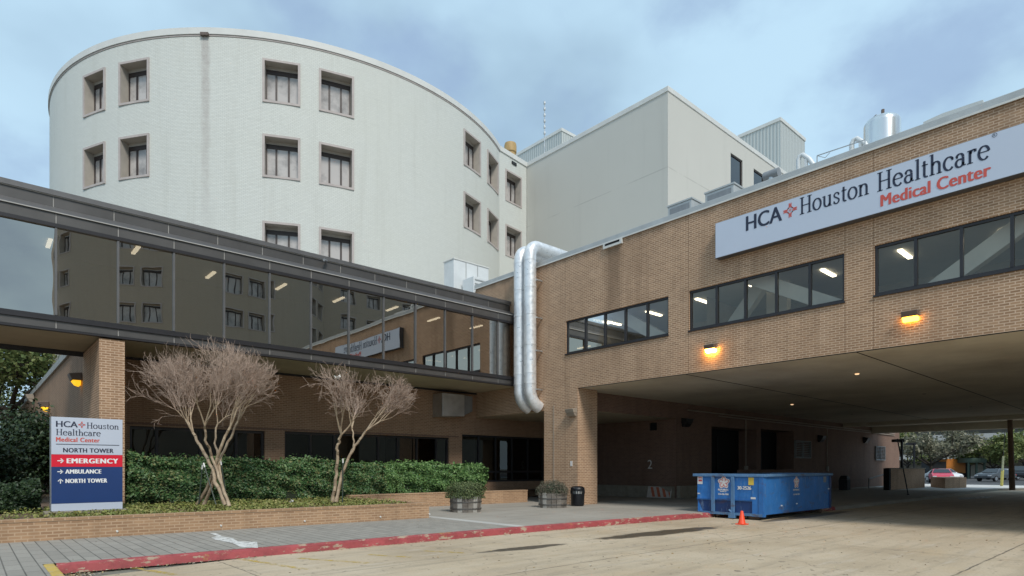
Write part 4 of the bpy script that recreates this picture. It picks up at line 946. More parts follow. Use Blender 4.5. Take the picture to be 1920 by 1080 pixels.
# rooftop plant on the wing
def unit(pl, pr, ytop_l, ytop_r, X, dx, label, m='unit_grey'):
    a, b = onx(pl, ytop_l, X), onx(pr, ytop_r, X); top = (a.z + b.z) / 2
    t = thing('rooftop_unit', (X, (a.y + b.y) / 2, WT - .3), label, 'rooftop unit', 'rooftop units')
    mb = MB(); mb.box(X, X + dx, b.y, a.y, WT - .3, top - .06); mb.build('cabinet', 'coping', t, bevel=.015)
    mb = MB(); mb.box(X - .03, X + dx + .03, b.y - .03, a.y + .03, top - .06, top); mb.build('lid', 'coping', t)
    mb = MB(); mb.box(X - .012, X - .002, b.y + .1, a.y - .1, WT, top - .16); mb.build('grille', 'unit_grey', t)
unit(1252, 1297, 384, 372, 20.6, .8, 'grey rooftop unit behind the parapet at the corner of the square block')
unit(1322, 1376, 360, 343, 20.6, .7, 'longer grey rooftop unit behind the parapet below the tall block window')
c = onx(1447, 328, 21); t = thing('roof_vent', (21, c.y, WT - .3), 'small hooded grey roof vent behind the brick parapet', 'roof vent')
mb = MB(); mb.tube([(21, c.y, WT - .3), (21, c.y, c.z - .1)], .13, 12); mb.build('stack', 'galv', t); mb = MB(); mb.tube([(21, c.y + .26, c.z), (21, c.y - .26, c.z + .0)], .17, 12); mb.build('hood', 'unit_grey', t, smooth=True)
for px, py, w_, lab in ((1497, 293, 16, 'white pipe bend on the wing roof beside the ribbed penthouse'), (1597, 263, 14, 'white pipe bend on the wing roof beside the steel tank')):
    c = onx(px, py, 21); t = thing('roof_pipe', (21, c.y, WT - .3), lab, 'roof pipe', 'white roof pipes')
    mb = MB(); mb.tube([(21, c.y, WT - .3), (21, c.y, c.z - .12), (21, c.y - .05, c.z - .02), (21, c.y - .14, c.z), (21, c.y - .35, c.z - .22), (21.05, c.y - .5, c.z - .5)], .075, 10); mb.build('pipe', 'white_duct', t, smooth=True)
    mb = MB(); mb.box(20.94, 21.06, c.y - .30, c.y - .22, c.z - .9, c.z - .2); mb.build('support', 'white_duct', t)
t = thing('roof_railing', (20.8, 8.6, WT - .3), 'thin roof railing between the pipe bend and the steel tank', 'railing')
a, b = onx(1532, 292, 20.8), onx(1622, 262, 20.8); mb = MB(); mb.tube([a, b], .018, 6); mb.tube([(a.x, a.y, WT - .3), a], .018, 6); mb.tube([a, (a.x, a.y - .25, a.z - .16), (a.x, a.y - .4, a.z - .05)], .012, 5); mb.tube([(b.x, b.y, WT - .3), b], .018, 6); mb.build('rail', 'galv', t)
a, b = onx(1530, 309, 20.9), onx(1620, 277, 20.9); mb = MB(); mb.tube([a, b], .07, 8); tag(mb.build('roof_conduit', 'white_duct', smooth=True), 'low white pipe lying along the roof under the thin railing', 'roof pipe')
c = onx(1654, 240, 22.2); t = thing('steel_tank', (22.2, c.y, WT - .3), 'shiny domed steel tank standing on the brick wing roof', 'tank'); rr = (onx(1620, 250, 22.2).y - onx(1688, 250, 22.2).y) / 2
zt = zat(236, 22.2 / ray(1654).x); mb = MB(); mb.lathe((22.2, c.y, WT - .3), [(rr, 0), (rr, zt - WT + .30), (rr * .985, zt - WT + .38), (rr * .9, zt - WT + .46), (rr * .7, zt - WT + .53), (rr * .4, zt - WT + .575), (.02, zt - WT + .59)], 32); mb.build('shell', 'steel', t, smooth=True)
mb = MB(); mb.tube([(22.2, c.y - .02, zt + .2), (22.2, c.y - .02, zt + .52)], .05, 8); mb.tube([(22.2, c.y + .3, zt + .1), (22.2, c.y + .29, zt + .36), (22.2, c.y + .18, zt + .42), (22.2, c.y + .12, zt + .3)], .03, 8); mb.build('valve', 'lamp_body', t)
hp = [onx(px, py, 21.5) for px, py in ((1731, 229), (1748, 221), (1768, 212), (1792, 204), (1818, 195), (1843, 187))]; a, b = hp[0], hp[-1]
mb = MB(); pr = [(a.y, WT - .3)] + [(p.y, p.z) for p in hp] + [(b.y, WT - .3)]
n_ = len(pr); mb.raw([(21.5, y, z) for y, z in pr] + [(22.8, y, z) for y, z in pr], [tuple(range(n_)), tuple(range(n_, 2 * n_))[::-1]] + [(i, (i + 1) % n_, n_ + (i + 1) % n_, n_ + i) for i in range(n_)])
tag(mb.build('roof_housing', 'pale_dome', loc=(21.5, a.y, WT - .3)), 'pale curved equipment housing on the wing roof above the sign', 'roof housing')

# ================================================================== tower across the driveway (seen mirrored in the skywalk glass)
T2 = Vector((22.3, -46.5, 0)); t2 = thing('taupe_tower', T2, 'tall curved taupe tower mirrored in the skywalk glass', 'building')
rows2 = [(13.4, 15.5), (17.2, 19.3), (21.0, 23.1), (24.8, 26.9), (28.6, 30.7), (32.4, 34.5)]; bays2 = [q for c_ in (5, 43, 85, 123, 165) for q in ((c_ - 9.2, c_ - 1.0), (c_ + 1.0, c_ + 9.2))]
mb = MB(); cyl_wall(mb, T2, TR, -20, 200, 0, 38, [(a, b, *r_) for a, b in bays2 for r_ in rows2], 2.0); mb.build('wall', 'tan_tower', t2, smooth=True)
for a, b in bays2:
    for r_ in rows2:
        am = (a + b) / 2; deep_window(t2, (T2.x + TR * math.cos(R(am)), T2.y + TR * math.sin(R(am)), 0), (-math.sin(R(am)), math.cos(R(am)), 0), (-math.cos(R(am)), -math.sin(R(am)), 0), 2.18, *r_)
t3 = thing('taupe_block', (45, -44, 0), 'flat taupe block mirrored beside the taupe tower in the skywalk glass', 'building')
h3 = [(x, x + 2.3, *r_) for x in (38.5, 42.5, 49, 53, 60, 64) for r_ in rows2]
mb = MB(); wall(mb, 'y', -40, 34.0, 72, 0, 38, h3, 0); mb.face([(34, -40, 0), (31, -46, 0), (31, -46, 38), (34, -40, 38)]); mb.build('wall', 'tan_tower', t3)
for a, b, za, zb in h3: deep_window(t3, ((a + b) / 2, -40, 0), (-1, 0, 0), (0, -1, 0), b - a, za, zb)

# ================================================================== planters, hedges, planting
def seg(a, b, w_): 
    return a, b, w_
pw = thing('planter_wall', (5, 15.6, .15), 'low brown brick planter wall along the grey paving in front', 'planter wall', 'brick planter walls')
Zt = .60
def fw(x): return 15.78 - .058 * (x - .5)
mb = MB(); mb.hexa([(-14, fw(-14), .15), (10.3, fw(10.3), .15), (10.3, fw(10.3) + .24, .15), (-14, fw(-14) + .24, .15), (-14, fw(-14), Zt - .055), (10.3, fw(10.3), Zt - .055), (10.3, fw(10.3) + .24, Zt - .055), (-14, fw(-14) + .24, Zt - .055)])
mb.box(10.04, 10.3, fw(10.3) + .245, 19.75, .15, Zt - .055); mb.build('wall', 'brick_low', pw)
mb = MB(); mb.hexa([(-14, fw(-14) - .015, Zt - .053), (10.315, fw(10.3) - .015, Zt - .053), (10.315, fw(10.3) + .255, Zt - .053), (-14, fw(-14) + .255, Zt - .053), (-14, fw(-14) - .015, Zt), (10.315, fw(10.3) - .015, Zt), (10.315, fw(10.3) + .255, Zt), (-14, fw(-14) + .255, Zt)])
mb.box(10.025, 10.315, fw(10.3) + .258, 19.75, Zt - .053, Zt); mb.build('cap', 'brick_low', pw)
mb = MB()
for px in (220, 412, 565, 702, 790): 
    p_ = ony(px, 0, fw(3)); mb.tube([(p_.x, fw(p_.x) - .03, .26), (p_.x, fw(p_.x) + .02, .27)], .022, 8)
mb.build('weep_pipe', 'white_plastic', pw)
pw2 = thing('planter_wall', (14, 19.9, .15), 'low brown brick planter wall behind the wooden tubs', 'planter wall', 'brick planter walls')
mb = MB(); mb.hexa([(10.03, 19.78, .15), (18.25, 19.35, .15), (18.25, 19.62, .15), (10.03, 20.05, .15), (10.03, 19.78, .63), (18.25, 19.35, .63), (18.25, 19.62, .63), (10.03, 20.05, .63)]); mb.build('wall', 'brick_low', pw2)
mb = MB(); mb.hexa([(10.03, 19.765, .633), (18.26, 19.335, .633), (18.26, 19.635, .633), (10.03, 20.065, .633), (10.03, 19.765, .685), (18.26, 19.335, .685), (18.26, 19.635, .685), (10.03, 20.065, .685)]); mb.build('cap', 'brick_low', pw2)
mb = MB(); mb.face([(-14, fw(-14) + .2, .53), (10.1, fw(10.3) + .2, .53), (10.1, 19.85, .53), (18.3, 19.5, .53), (18.3, 22.2, .53), (26, 22.2, .53), (26, 23.07, .53), (-14, 23.07, .53)]); mb.face([(-14, 23.07, .53), (2.7, 23.07, .53), (2.7, 60, .53), (-14, 60, .53)]); kind(mb.build('planting_bed', 'soil'), 'structure')

def leaf_mesh(name, P, N, size, mat_, parent=None, loc=None, aspect=1.7, core=None, jitter=.8):
    """P: n x 3 leaf centres, N: preferred normals, size: n half-lengths; each leaf is a folded pair of faces."""
    n = len(P); N = N + rng.normal(0, jitter, (n, 3)); N /= np.linalg.norm(N, axis=1, keepdims=True) + 1e-9
    T = rng.normal(0, 1, (n, 3)); T -= N * (T * N).sum(1, keepdims=True); T /= np.linalg.norm(T, axis=1, keepdims=True) + 1e-9
    B = np.cross(N, T); s = np.asarray(size)[:, None]
    o0 = np.array(ORG.get(parent.name, Vector())) if parent else np.array(loc if loc is not None else (0, 0, 0))
    P = P - o0; v = np.empty((n, 6, 3))
    v[:, 0] = P - T * s; v[:, 1] = P - T * s * .3 + B * s / aspect; v[:, 2] = P + T * s * .35 + B * s / aspect * .9; v[:, 3] = P + T * s
    v[:, 4] = P + T * s * .35 - B * s / aspect * .9; v[:, 5] = P - T * s * .3 - B * s / aspect
    v[:, [1, 2, 4, 5]] += (N * s * .25)[:, None, :]
    i = np.arange(n)[:, None] * 6; f = np.concatenate([i + np.array([[0, 5, 4, 3]]), i + np.array([[0, 3, 2, 1]])], 1).reshape(-1, 4)
    me = bpy.data.meshes.new(name); me.vertices.add(n * 6); me.vertices.foreach_set('co', v.reshape(-1))
    me.loops.add(n * 8); me.loops.foreach_set('vertex_index', f.reshape(-1).astype(np.int32)); me.polygons.add(n * 2)
    me.polygons.foreach_set('loop_start', (np.arange(n * 2) * 4).astype(np.int32)); me.materials.append(M[mat_]); me.update(calc_edges=True)
    o = bpy.data.objects.new(name, me); COL.objects.link(o)
    if parent: o.parent = parent; ORG[o.name] = ORG[parent.name]
    else: o.location = o0
    return o
def lump(x, y, seed): return .5 * math.sin(x * 2.1 + seed) + .3 * math.sin(x * 4.7 + y * 3 + seed * 2) + .25 * math.sin(y * 5.3 + x * 1.3 + seed * 3)
def hedge(x0, x1, y0f, y1, z0, ztop, n, label, m='hedge_leaf', size=(.035, .07), seed=0.0, taper=0.0):
    t = thing('hedge', ((x0 + x1) / 2, (y0f((x0 + x1) / 2) + y1) / 2, z0), label, 'hedge')
    P, N, S_ = [], [], []
    for k in range(n):
        x = random.uniform(x0, x1); yf = y0f(x) + .14 * lump(x, 0, seed + 2); zt_ = ztop(x) + .13 * lump(x, 1, seed) + (.18 * random.random() if random.random() < .035 else 0)
        u = random.random(); dep = abs(random.gauss(0, .07)) - .03
        if u < .55:
            f_ = random.random() ** .85; z = z0 + .04 + f_ * (zt_ - z0); b_ = .19 * lump(x * 1.6, z * 2.2, seed + 5)
            lean = .22 * (1 - math.sin(math.pi * min(1, f_ * 1.05) * .9)); p = (x, yf + b_ + lean + dep, z); nn = (0, -1, .45)
        elif u < .9:
            y = random.uniform(yf, y1); e = min(1, (y - yf) / .35, (y1 - y) / .35 + .3); p = (x, y, zt_ + .1 * lump(x * 1.7, y * 2, seed + 7) - .16 * (1 - e) ** 2 - dep); nn = (0, -.35, 1)
        else:
            sx = random.choice((-1, 1)); x = x0 if sx < 0 else x1; zt_ = ztop(x); z = random.uniform(z0, zt_); y = random.uniform(y0f(x), y1); p = (x - sx * dep + .12 * lump(y, z, seed), y, z); nn = (sx, -.3, .4)
        P.append(p); N.append(nn); S_.append(random.uniform(*size))
    leaf_mesh('foliage', np.array(P), np.array(N), S_, m, t)
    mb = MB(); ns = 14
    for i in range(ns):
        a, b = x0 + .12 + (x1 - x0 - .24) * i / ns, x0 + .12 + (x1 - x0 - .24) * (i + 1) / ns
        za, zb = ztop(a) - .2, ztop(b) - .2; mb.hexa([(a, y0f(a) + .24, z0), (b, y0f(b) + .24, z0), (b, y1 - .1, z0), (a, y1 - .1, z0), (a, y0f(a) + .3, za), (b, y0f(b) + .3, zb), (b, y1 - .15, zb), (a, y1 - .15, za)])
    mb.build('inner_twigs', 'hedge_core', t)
    return t
hedge(3.4, 11.6, lambda x: 20.15 - .02 * x, 22.3, .5, lambda x: 1.93 - .022 * (x - 3.4), 44000, 'long dark green hedge under the skywalk behind the bare trees', 'hedge_leaf', (.032, .062), 1.0)
hedge(11.3, 16.6, lambda x: 20.3 - .03 * (x - 11), 22.5, .5, lambda x: 1.78 - .05 * abs(x - 13.8), 24000, 'brighter green rounded hedge beside the left wooden tub', 'hedge_pale', (.038, .072), 4.0)
hedge(-.9, 1.35, lambda x: 19.0, 20.6, .5, lambda x: 1.28, 8000, 'clipped dark shrub behind the blue direction sign', 'dark_leaf', (.03, .055), 2.2)
# ground cover
P, N, S_ = [], [], []
for k in range(26000):
    x = random.uniform(-8, 10.0) if k % 3 else random.uniform(1.5, 9); y = random.uniform(fw(x) + .3, 20.1)
    if lump(x * .9, y * 1.4, 3.3) < -.35 and random.random() < .85: continue
    P.append((x, y, .53 + random.random() ** 1.5 * (.12 + .04 * lump(x, y, .7)))); N.append((0, -.3, 1)); S_.append(random.uniform(.02, .045))
o = leaf_mesh('ground_cover', np.array(P), np.array(N), S_, 'cover_leaf'); kind(o, 'stuff'); o['label'] = 'yellow green ground cover leaves in the front brick planter'
P, N, S_ = [], [], []
for k in range(900):
    i = random.randrange(0, 6); (x0, y0), (x1, y1) = KERB[i], KERB[i + 1]; f_ = random.random(); x, y = x0 + (x1 - x0) * f_, y0 + (y1 - y0) * f_
    P.append((x, y - abs(random.gauss(0, .06)) - .015, .008)); N.append((0, 0, 1)); S_.append(random.uniform(.008, .022))
for k in range(260):
    P.append((random.uniform(3, 22), random.uniform(2.5, 11), .006)); N.append((0, 0, 1)); S_.append(random.uniform(.008, .03))
for k in range(160):
    P.append((random.uniform(1, 18), random.uniform(12, 15), .158)); N.append((0, 0, 1)); S_.append(random.uniform(.006, .018))
for k in range(130):
    P.append((1.15 + abs(random.gauss(0, .16)), 11.5 - abs(random.gauss(0, .22)), .012)); N.append((0, 0, 1)); S_.append(random.uniform(.01, .03))
o = leaf_mesh('leaf_litter', np.array(P), np.array(N), S_, 'litter', jitter=.25); kind(o, 'stuff'); o['label'] = 'dry leaves and crumbs along the kerb and road'

# bare crape myrtles -------------------------------------------------
def seg_mesh(name, segs, mat_, parent, n):
    a = np.array([s_[0] for s_ in segs]); b = np.array([s_[1] for s_ in segs]); ra = np.array([s_[2] for s_ in segs]); rb = np.array([s_[3] for s_ in segs])
    o0 = np.array(ORG[parent.name]); a = a - o0; b = b - o0
    d = b - a; d /= np.linalg.norm(d, axis=1, keepdims=True) + 1e-9; ref = np.where(np.abs(d[:, 2:3]) > .9, [[1., 0, 0]], [[0, 0, 1.]])
    x = np.cross(d, ref); x /= np.linalg.norm(x, axis=1, keepdims=True); y = np.cross(d, x); k = len(segs); v = np.empty((k, 2 * n, 3))
    for i in range(n):
        t_ = 2 * math.pi * i / n; off = x * math.cos(t_) + y * math.sin(t_); v[:, i] = a + off * ra[:, None]; v[:, n + i] = b + off * rb[:, None]
    base = np.arange(k)[:, None] * 2 * n; f = np.concatenate([base + np.array([[i, (i + 1) % n, n + (i + 1) % n, n + i]]) for i in range(n)], 1).reshape(-1, 4)
    me = bpy.data.meshes.new(name); me.vertices.add(k * 2 * n); me.vertices.foreach_set('co', v.reshape(-1)); nf = len(f)
    me.loops.add(nf * 4); me.loops.foreach_set('vertex_index', f.reshape(-1).astype(np.int32)); me.polygons.add(nf); me.polygons.foreach_set('loop_start', (np.arange(nf) * 4).astype(np.int32))
    me.polygons.foreach_set('use_smooth', [True] * nf); me.materials.append(M[mat_]); me.update(calc_edges=True)
    o = bpy.data.objects.new(name, me); COL.objects.link(o); o.parent = parent; ORG[o.name] = ORG[parent.name]; return o
def myrtle(base, stems, crown_c, crown_r, label, seed, twn=1.0):
    rd = random.Random(seed); t = thing('crape_myrtle', base, label, 'tree', 'bare crape myrtles'); big, tw_ = [], []
    C = Vector(crown_c); CR = Vector(crown_r)
    def inside(p, k=1.0):
        q = p - C; return (q.x / CR.x) ** 2 + (q.y / CR.y) ** 2 + (q.z / CR.z) ** 2 < k
    def rv(s_): return Vector((rd.gauss(0, s_), rd.gauss(0, s_), rd.gauss(0, s_)))
    def grow(p, d, ln, r, lvl):
        n = 3 if lvl < 4 else 2; q = p
        for i in range(n):
            d = (d + rv(.075) + Vector((0, 0, .035 if lvl < 3 else .05))).normalized(); q2 = q + d * ln / n; r2 = r * .93
            (big if r > .011 else tw_).append((q, q2, r, r2)); q, r = q2, r2
            if lvl >= 2 and rd.random() < .5 * twn: twig(q, (d + rv(.42)).normalized(), rd.uniform(.22, .55), 0)
        if lvl >= 5 or not inside(q, rd.uniform(.8, 1.3)): 
            for _ in range(2): twig(q, (d + rv(.28)).normalized(), rd.uniform(.25, .55), 0)
            return
        kids = 3 if lvl in (1, 2) and rd.random() < .6 else 2
        for k in range(kids):
            out_ = (q - Vector((C.x, C.y, base[2] + 1.2))); out_.z *= .5; out_.normalize()
            grow(q, (d * .95 + out_ * .42 + rv(.30)).normalized(), ln * rd.uniform(.74, 1.0), r * rd.uniform(.62, .78), lvl + 1)
    def twig(p, d, ln, lv):
        q = p; lim = rd.uniform(1.0, 1.75)
        for i in range(2):
            d = (d + rv(.22) + Vector((0, 0, .06))).normalized(); q2 = q + d * ln / 2
            if not inside(q2, lim): return
            tw_.append((q, q2, .0048 - .001 * i - .0007 * lv, .0038 - .001 * i)); q = q2
            if lv < 2:
                for _ in range(2 if lv == 0 and rd.random() < .6 else 1): twig(q, (d + rv(.36)).normalized(), ln * rd.uniform(.45, .7), lv + 1)
    for pts, r in stems:
        pts = [Vector(p) for p in pts]; fine = []
        for i in range(len(pts) - 1):
            for k in range(4): fine.append(pts[i].lerp(pts[i + 1], k / 4) + (rv(.014) if i + k else Vector()))
        fine.append(pts[-1]); m_ = len(fine) - 1
        r *= .86
        for i in range(m_): big.append((fine[i], fine[i + 1], r * (1 - .35 * i / m_) * (1.35 if i == 0 else 1), r * (1 - .35 * (i + 1) / m_)))
        d = (fine[-1] - fine[-3]).normalized()
        for k in range(3): grow(fine[-1], (d + rv(.42)).normalized(), rd.uniform(.42, .6), r * .5, 1)
    seg_mesh('trunk', big, 'bark', t, 7); seg_mesh('crown', tw_, 'twig', t, 3); return t
def tp(px, py, d): return tuple(atd(px, py, d))
b1 = ground(400, 945, .55)
myrtle((b1.x, b1.y, .5), [
    ([tp(370, 948, 17.6), tp(392, 905, 17.3), tp(404, 870, 17.1), tp(418, 825, 17.0), tp(432, 800, 17.0)], .062),
    ([tp(382, 948, 17.3), tp(402, 900, 17.1), tp(412, 865, 17.2), tp(428, 830, 17.4), tp(446, 790, 17.6)], .055),
    ([tp(424, 948, 16.6), tp(405, 905, 16.9), tp(395, 870, 17.1), tp(375, 835, 17.2), tp(362, 812, 17.3)], .068),
    ([tp(430, 950, 16.5), tp(410, 895, 16.8), tp(398, 855, 17.0), tp(386, 825, 16.7), tp(384, 798, 16.5)], .052),
    ([tp(428, 949, 16.7), tp(414, 900, 17.0), tp(410, 860, 17.3), tp(402, 830, 17.7), tp(408, 795, 17.9)], .045)],
    tp(372, 746, 17.2), (1.92, 1.7, 1.56), 'bare crape myrtle with crossing trunks, propped beside the direction sign', 3)
b2 = ground(628, 942, .55)
myrtle((b2.x, b2.y, .5), [
    ([tp(624, 941, 18.3), tp(630, 900, 18.2), tp(633, 860, 18.1), tp(632, 835, 18.0), tp(640, 815, 17.9)], .065),
    ([tp(630, 941, 18.2), tp(640, 895, 18.3), tp(652, 860, 18.4), tp(670, 830, 18.5), tp(686, 808, 18.6)], .06),
    ([tp(632, 941, 18.5), tp(641, 890, 18.6), tp(655, 855, 18.8), tp(664, 835, 19.0), tp(660, 805, 19.1)], .042)],
    tp(662, 768, 18.4), (1.75, 1.55, 1.2), 'smaller bare crape myrtle with two trunks and a white bag caught on top', 11, .9)
# stakes that prop the first tree
for i, (a, b, lab) in enumerate((((372, 935, 17.4), (379, 880, 17.3), 'leaning green tree stake with white tip, left of the crossed trunks'), ((408, 946, 16.7), (384, 876, 17.0), 'green tree stake crossing in front of the bare trunks'),
        ((428, 946, 17.3), (415, 872, 17.2), 'straight green tree stake with white tip, right of the crossed trunks'), ((642, 944, 18.2), (643, 868, 18.2), 'upright green stake beside the smaller bare tree'))):
    pa, pb = atd(*a), atd(*b); pa.z = .5; t = thing('tree_stake', pa, lab, 'tree stake', 'tree stakes')
    mb = MB(); mb.tube([pa, pb], .018, 6); mb.build('rod', 'stake', t); mb = MB(); mb.tube([pb, pb + (pb - pa).normalized() * .13], .021, 6); mb.build('tip', 'white_plastic', t)
    if i in (0, 2): q = atd(398, 890, 17.05); mb = MB(); mb.tube([pb - Vector((0, 0, .1)), q], .01, 5); mb.build('strap', 'black_matte', t)
# scraps
def scrap(name, p, s_, label, cat, seed):
    rd = random.Random(seed); mb = MB(); n = 7; V = [(p.x + rd.uniform(-s_, s_), p.y + rd.uniform(-s_, s_) * .6, p.z + rd.uniform(0, s_ * 1.4)) for _ in range(14)]
    for k in range(16): a, b, c = rd.sample(range(14), 3); mb.face([V[a], V[b], V[c]])
    return tag(mb.build(name, 'white_plastic', loc=p), label, cat)
p = ground(545, 944, .56); scrap('paper_scrap', Vector((p.x, p.y, .54)), .11, 'crumpled white paper lying at the foot of the hedge', 'litter', 4)
scrap('plastic_bag', atd(631, 712, 18.0), .13, 'torn white plastic bag caught in the smaller bare tree', 'litter', 9)

# ------------------------------------------------------------------ pylon sign
py = thing('direction_sign', (2.15, 17.7, .5), 'freestanding hospital direction sign with silver, red and blue panels', 'sign')
X0, X1, YS, YE, Z0, Z1 = 1.44, 2.86, 17.6, 17.84, .64, 2.835
mb = MB(); mb.box(X0 - .12, X1 + .1, YS - .1, YE + .1, .5, .635); mb.build('base_pad', 'conc_pad', py, bevel=.015)
mb = MB(); mb.box(X0, X1, YS, YE, Z0, Z1); mb.build('cabinet', 'unit_grey', py)
def zz(y): return Z1 - (y - 460) / 378 * (Z1 - Z0)
def xx(x): return X0 + (x - 197) / 277 * (X1 - X0)
yf = YS - .006
for nm, a, b, m_ in (('top_panel', 460, 610, 'sign_white'), ('red_panel', 611, 660, 'panel_red'), ('blue_panel', 661, 808, 'panel_blue'), ('foot_panel', 809, 838, 'sign_white')):
    mb = MB(); mb.box(X0 + .012, X1 - .004, YS - .008, YS - .001, zz(b), zz(a)); mb.build(nm, m_, py)
def on_py(x, z): return (x, YS - .012, z)
def T(vf, xa, xb, yb, yt): return fit(vf, xx(xa), xx(xb), zz(yb), zz(yt))
NY = (0, -1, 0)
letter([T(flat_text('HCA', .006), 217, 296, 500, 476)], on_py, NY, 'navy', py, .005); letter([T(serif_text('Houston'), 331, 458, 503, 478), T(serif_text('Healthcare'), 216, 386, 534, 507)], on_py, NY, 'navy', py)
on_plane([T(star_cross(), 299, 326, 501, 475)], on_py).build('emblem', 'coral', py)
letter([T(flat_text('Medical Center', .006, 1.14), 217, 381, 559, 541)], on_py, NY, 'coral', py, .006)
letter([T(flat_text('NORTH TOWER', .006, 1.08), 243, 436, 602, 584)], on_py, NY, 'navy', py, .005)
mb = MB(); mb.raw([on_py(xx(x), zz(y)) for x, y in ((216, 570.5), (460, 570.5), (460, 568), (216, 568))], [(0, 1, 2, 3)]); mb.build('rule_line', 'navy', py)
up = arrow(); up = ([(-p[1], p[0]) for p in up[0]], up[1])
for vf in (T(arrow(), 221, 246, 646, 626), T(arrow(), 221, 243, 689, 671), T(up, 222, 243, 728, 708)): on_plane([vf], on_py).build('arrow', 'sign_text', py)
letter([T(flat_text('EMERGENCY', .008, 1.14), 257, 454, 646, 626)], on_py, NY, 'sign_text', py, .010)
letter([T(flat_text('AMBULANCE', .008, 1.1), 251, 387, 688, 671), T(flat_text('NORTH TOWER', .008, 1.1), 252, 410, 726, 709)], on_py, NY, 'sign_text', py, .007)

# ------------------------------------------------------------------ wooden tubs, bins
def tub(px, py, r, h, label):
    p = ground(px, py, .15); c = Vector((p.x, p.y, .15)) + FW * r; t = thing('wooden_tub', c, label, 'planter tub', 'wooden planter tubs'); n = 18; rd = random.Random(px)
    mb = MB()
    for k in range(n):
        a0, a1 = 2 * math.pi * k / n + .012, 2 * math.pi * (k + 1) / n - .012; dr = rd.uniform(-.006, .008); hh = h - rd.uniform(0, .035)
        def q(a, rr, z): return (c.x + rr * math.cos(a), c.y + rr * math.sin(a), c.z + z)
        rb, rt = r * .955 + dr, r + dr; mm = 1 if rd.random() < .28 else 0
        mb.hexa([q(a0, rb, 0), q(a1, rb, 0), q(a1, rb - .04, 0), q(a0, rb - .04, 0), q(a0, rt, hh), q(a1, rt, hh), q(a1, rt - .04, hh), q(a0, rt - .04, hh)], mm)
    mb.build('staves', ['stave', 'stave_pale'], t)
    mb = MB()
    for z in (.12, h * .62): rr = r * .955 + (r * .045) * z / h + .012; mb.lathe((c.x, c.y, c.z + z), [(rr - .002, -.018), (rr + .004, -.018), (rr + .004, .018), (rr - .002, .018)], 36, cap=False)
    mb.build('hoop', 'hoop', t)
    mb = MB(); mb.lathe((c.x, c.y, c.z + h - .09), [(r - .05, 0), (r - .05, .01)], 24); mb.build('soil', 'soil', t)
    return c
def bush(c, rx, rz, n, m, label, flat=False, size=(.02, .05), aspect=1.7, nn=0):
    n = nn or n
    t = thing('potted_shrub', c, label, 'shrub', 'potted shrubs'); P, N, S_ = [], [], []
    for k in range(n):
        th, ph = random.uniform(0, 2 * math.pi), math.acos(random.uniform(-.35, 1)); d = Vector((math.sin(ph) * math.cos(th), math.sin(ph) * math.sin(th), math.cos(ph)))
        if flat: d = Vector((d.x, d.y, d.z)); e = 4; l_ = (abs(d.x) ** e + abs(d.y) ** e + abs(d.z) ** e) ** (1 / e); d /= l_
        k_ = random.uniform(.72, 1.02) + .10 * lump(th * 1.3, ph * 2, 1.1); P.append((c.x + d.x * rx * k_, c.y + d.y * rx * k_, c.z + max(0.0, d.z + .3) * rz * k_)); N.append((d.x, d.y, d.z + .3)); S_.append(random.uniform(*size))
    leaf_mesh('foliage', np.array(P), np.array(N), S_, m, t, aspect=aspect)
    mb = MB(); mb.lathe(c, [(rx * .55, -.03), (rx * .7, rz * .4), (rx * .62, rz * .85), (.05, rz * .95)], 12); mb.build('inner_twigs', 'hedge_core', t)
ct1 = tub(871, 961.5, .545, .56, 'weathered wooden half barrel tub beside the front planter corner')
bush(ct1 + Vector((0, 0, .48)), .56, .40, 7000, 'tub_leaf', 'clipped flat topped green shrub in the tub by the planter corner', True, (.014, .030))
ct2 = tub(1038, 953, .545, .56, 'weathered wooden half barrel tub in front of the brick column')
bush(ct2 + Vector((0, 0, .48)), .60, .42, 3200, 'juniper', 'straggly half dead grey juniper in the tub by the brick column', False, (.014, .034), 3.6, 5200)
P, N, S_ = [], [], []
def litter_bin(c, r, h, label, slots=True):
    t = thing('litter_bin', c, label, 'litter bin'); mb = MB()
    mb.lathe(c, [(r * .92, .02), (r * .95, .05), (r, h * .62)], 24); mb.build('body', 'black_metal', t, smooth=True)
    if slots:
        mb = MB()
        for k in range(26):
            a = 2 * math.pi * k / 26; q = Vector((c.x + r * math.cos(a), c.y + r * math.sin(a), c.z)); mb.box(q.x - .012, q.x + .012, q.y - .012, q.y + .012, c.z + h * .62, c.z + h * .78)
        mb.build('slat_band', 'black_metal', t); mb = MB(); mb.lathe((c.x, c.y, c.z + h * .5), [(r * .90, 0), (r * .90, h * .3)], 20, cap=False); mb.build('liner', 'white_plastic', t)
    mb = MB(); mb.lathe((c.x, c.y, c.z + h * .78), [(r * 1.02, 0), (r * 1.04, .04), (r * 1.0, h * .12), (r * .8, h * .19), (r * .5, h * .22)], 24); mb.build('lid', 'black_metal', t, smooth=True)
g_ = ray(1083) * 23.9; litter_bin(Vector((g_.x, g_.y, .15)), .27, .78, 'round black litter bin with white liner showing, by the brick column')
g_ = ground(1588, 919, .15); c = Vector((g_.x, 15.5, .15)); t = thing('litter_bin', c, 'tall square black litter bin against the underpass wall', 'litter bin')
mb = MB(); mb.box(c.x - .28, c.x + .28, c.y - .28, c.y + .28, .15, .85); mb.build('body', 'black_matte', t, bevel=.03); mb = MB(); mb.hexa([(c.x - .28, c.y - .28, .86), (c.x + .28, c.y - .28, .86), (c.x + .28, c.y + .28, .86), (c.x - .28, c.y + .28, .86), (c.x - .17, c.y - .18, 1.12), (c.x + .17, c.y - .18, 1.12), (c.x + .17, c.y + .18, 1.12), (c.x - .17, c.y + .18, 1.12)]); mb.build('hood', 'black_matte', t, bevel=.04)

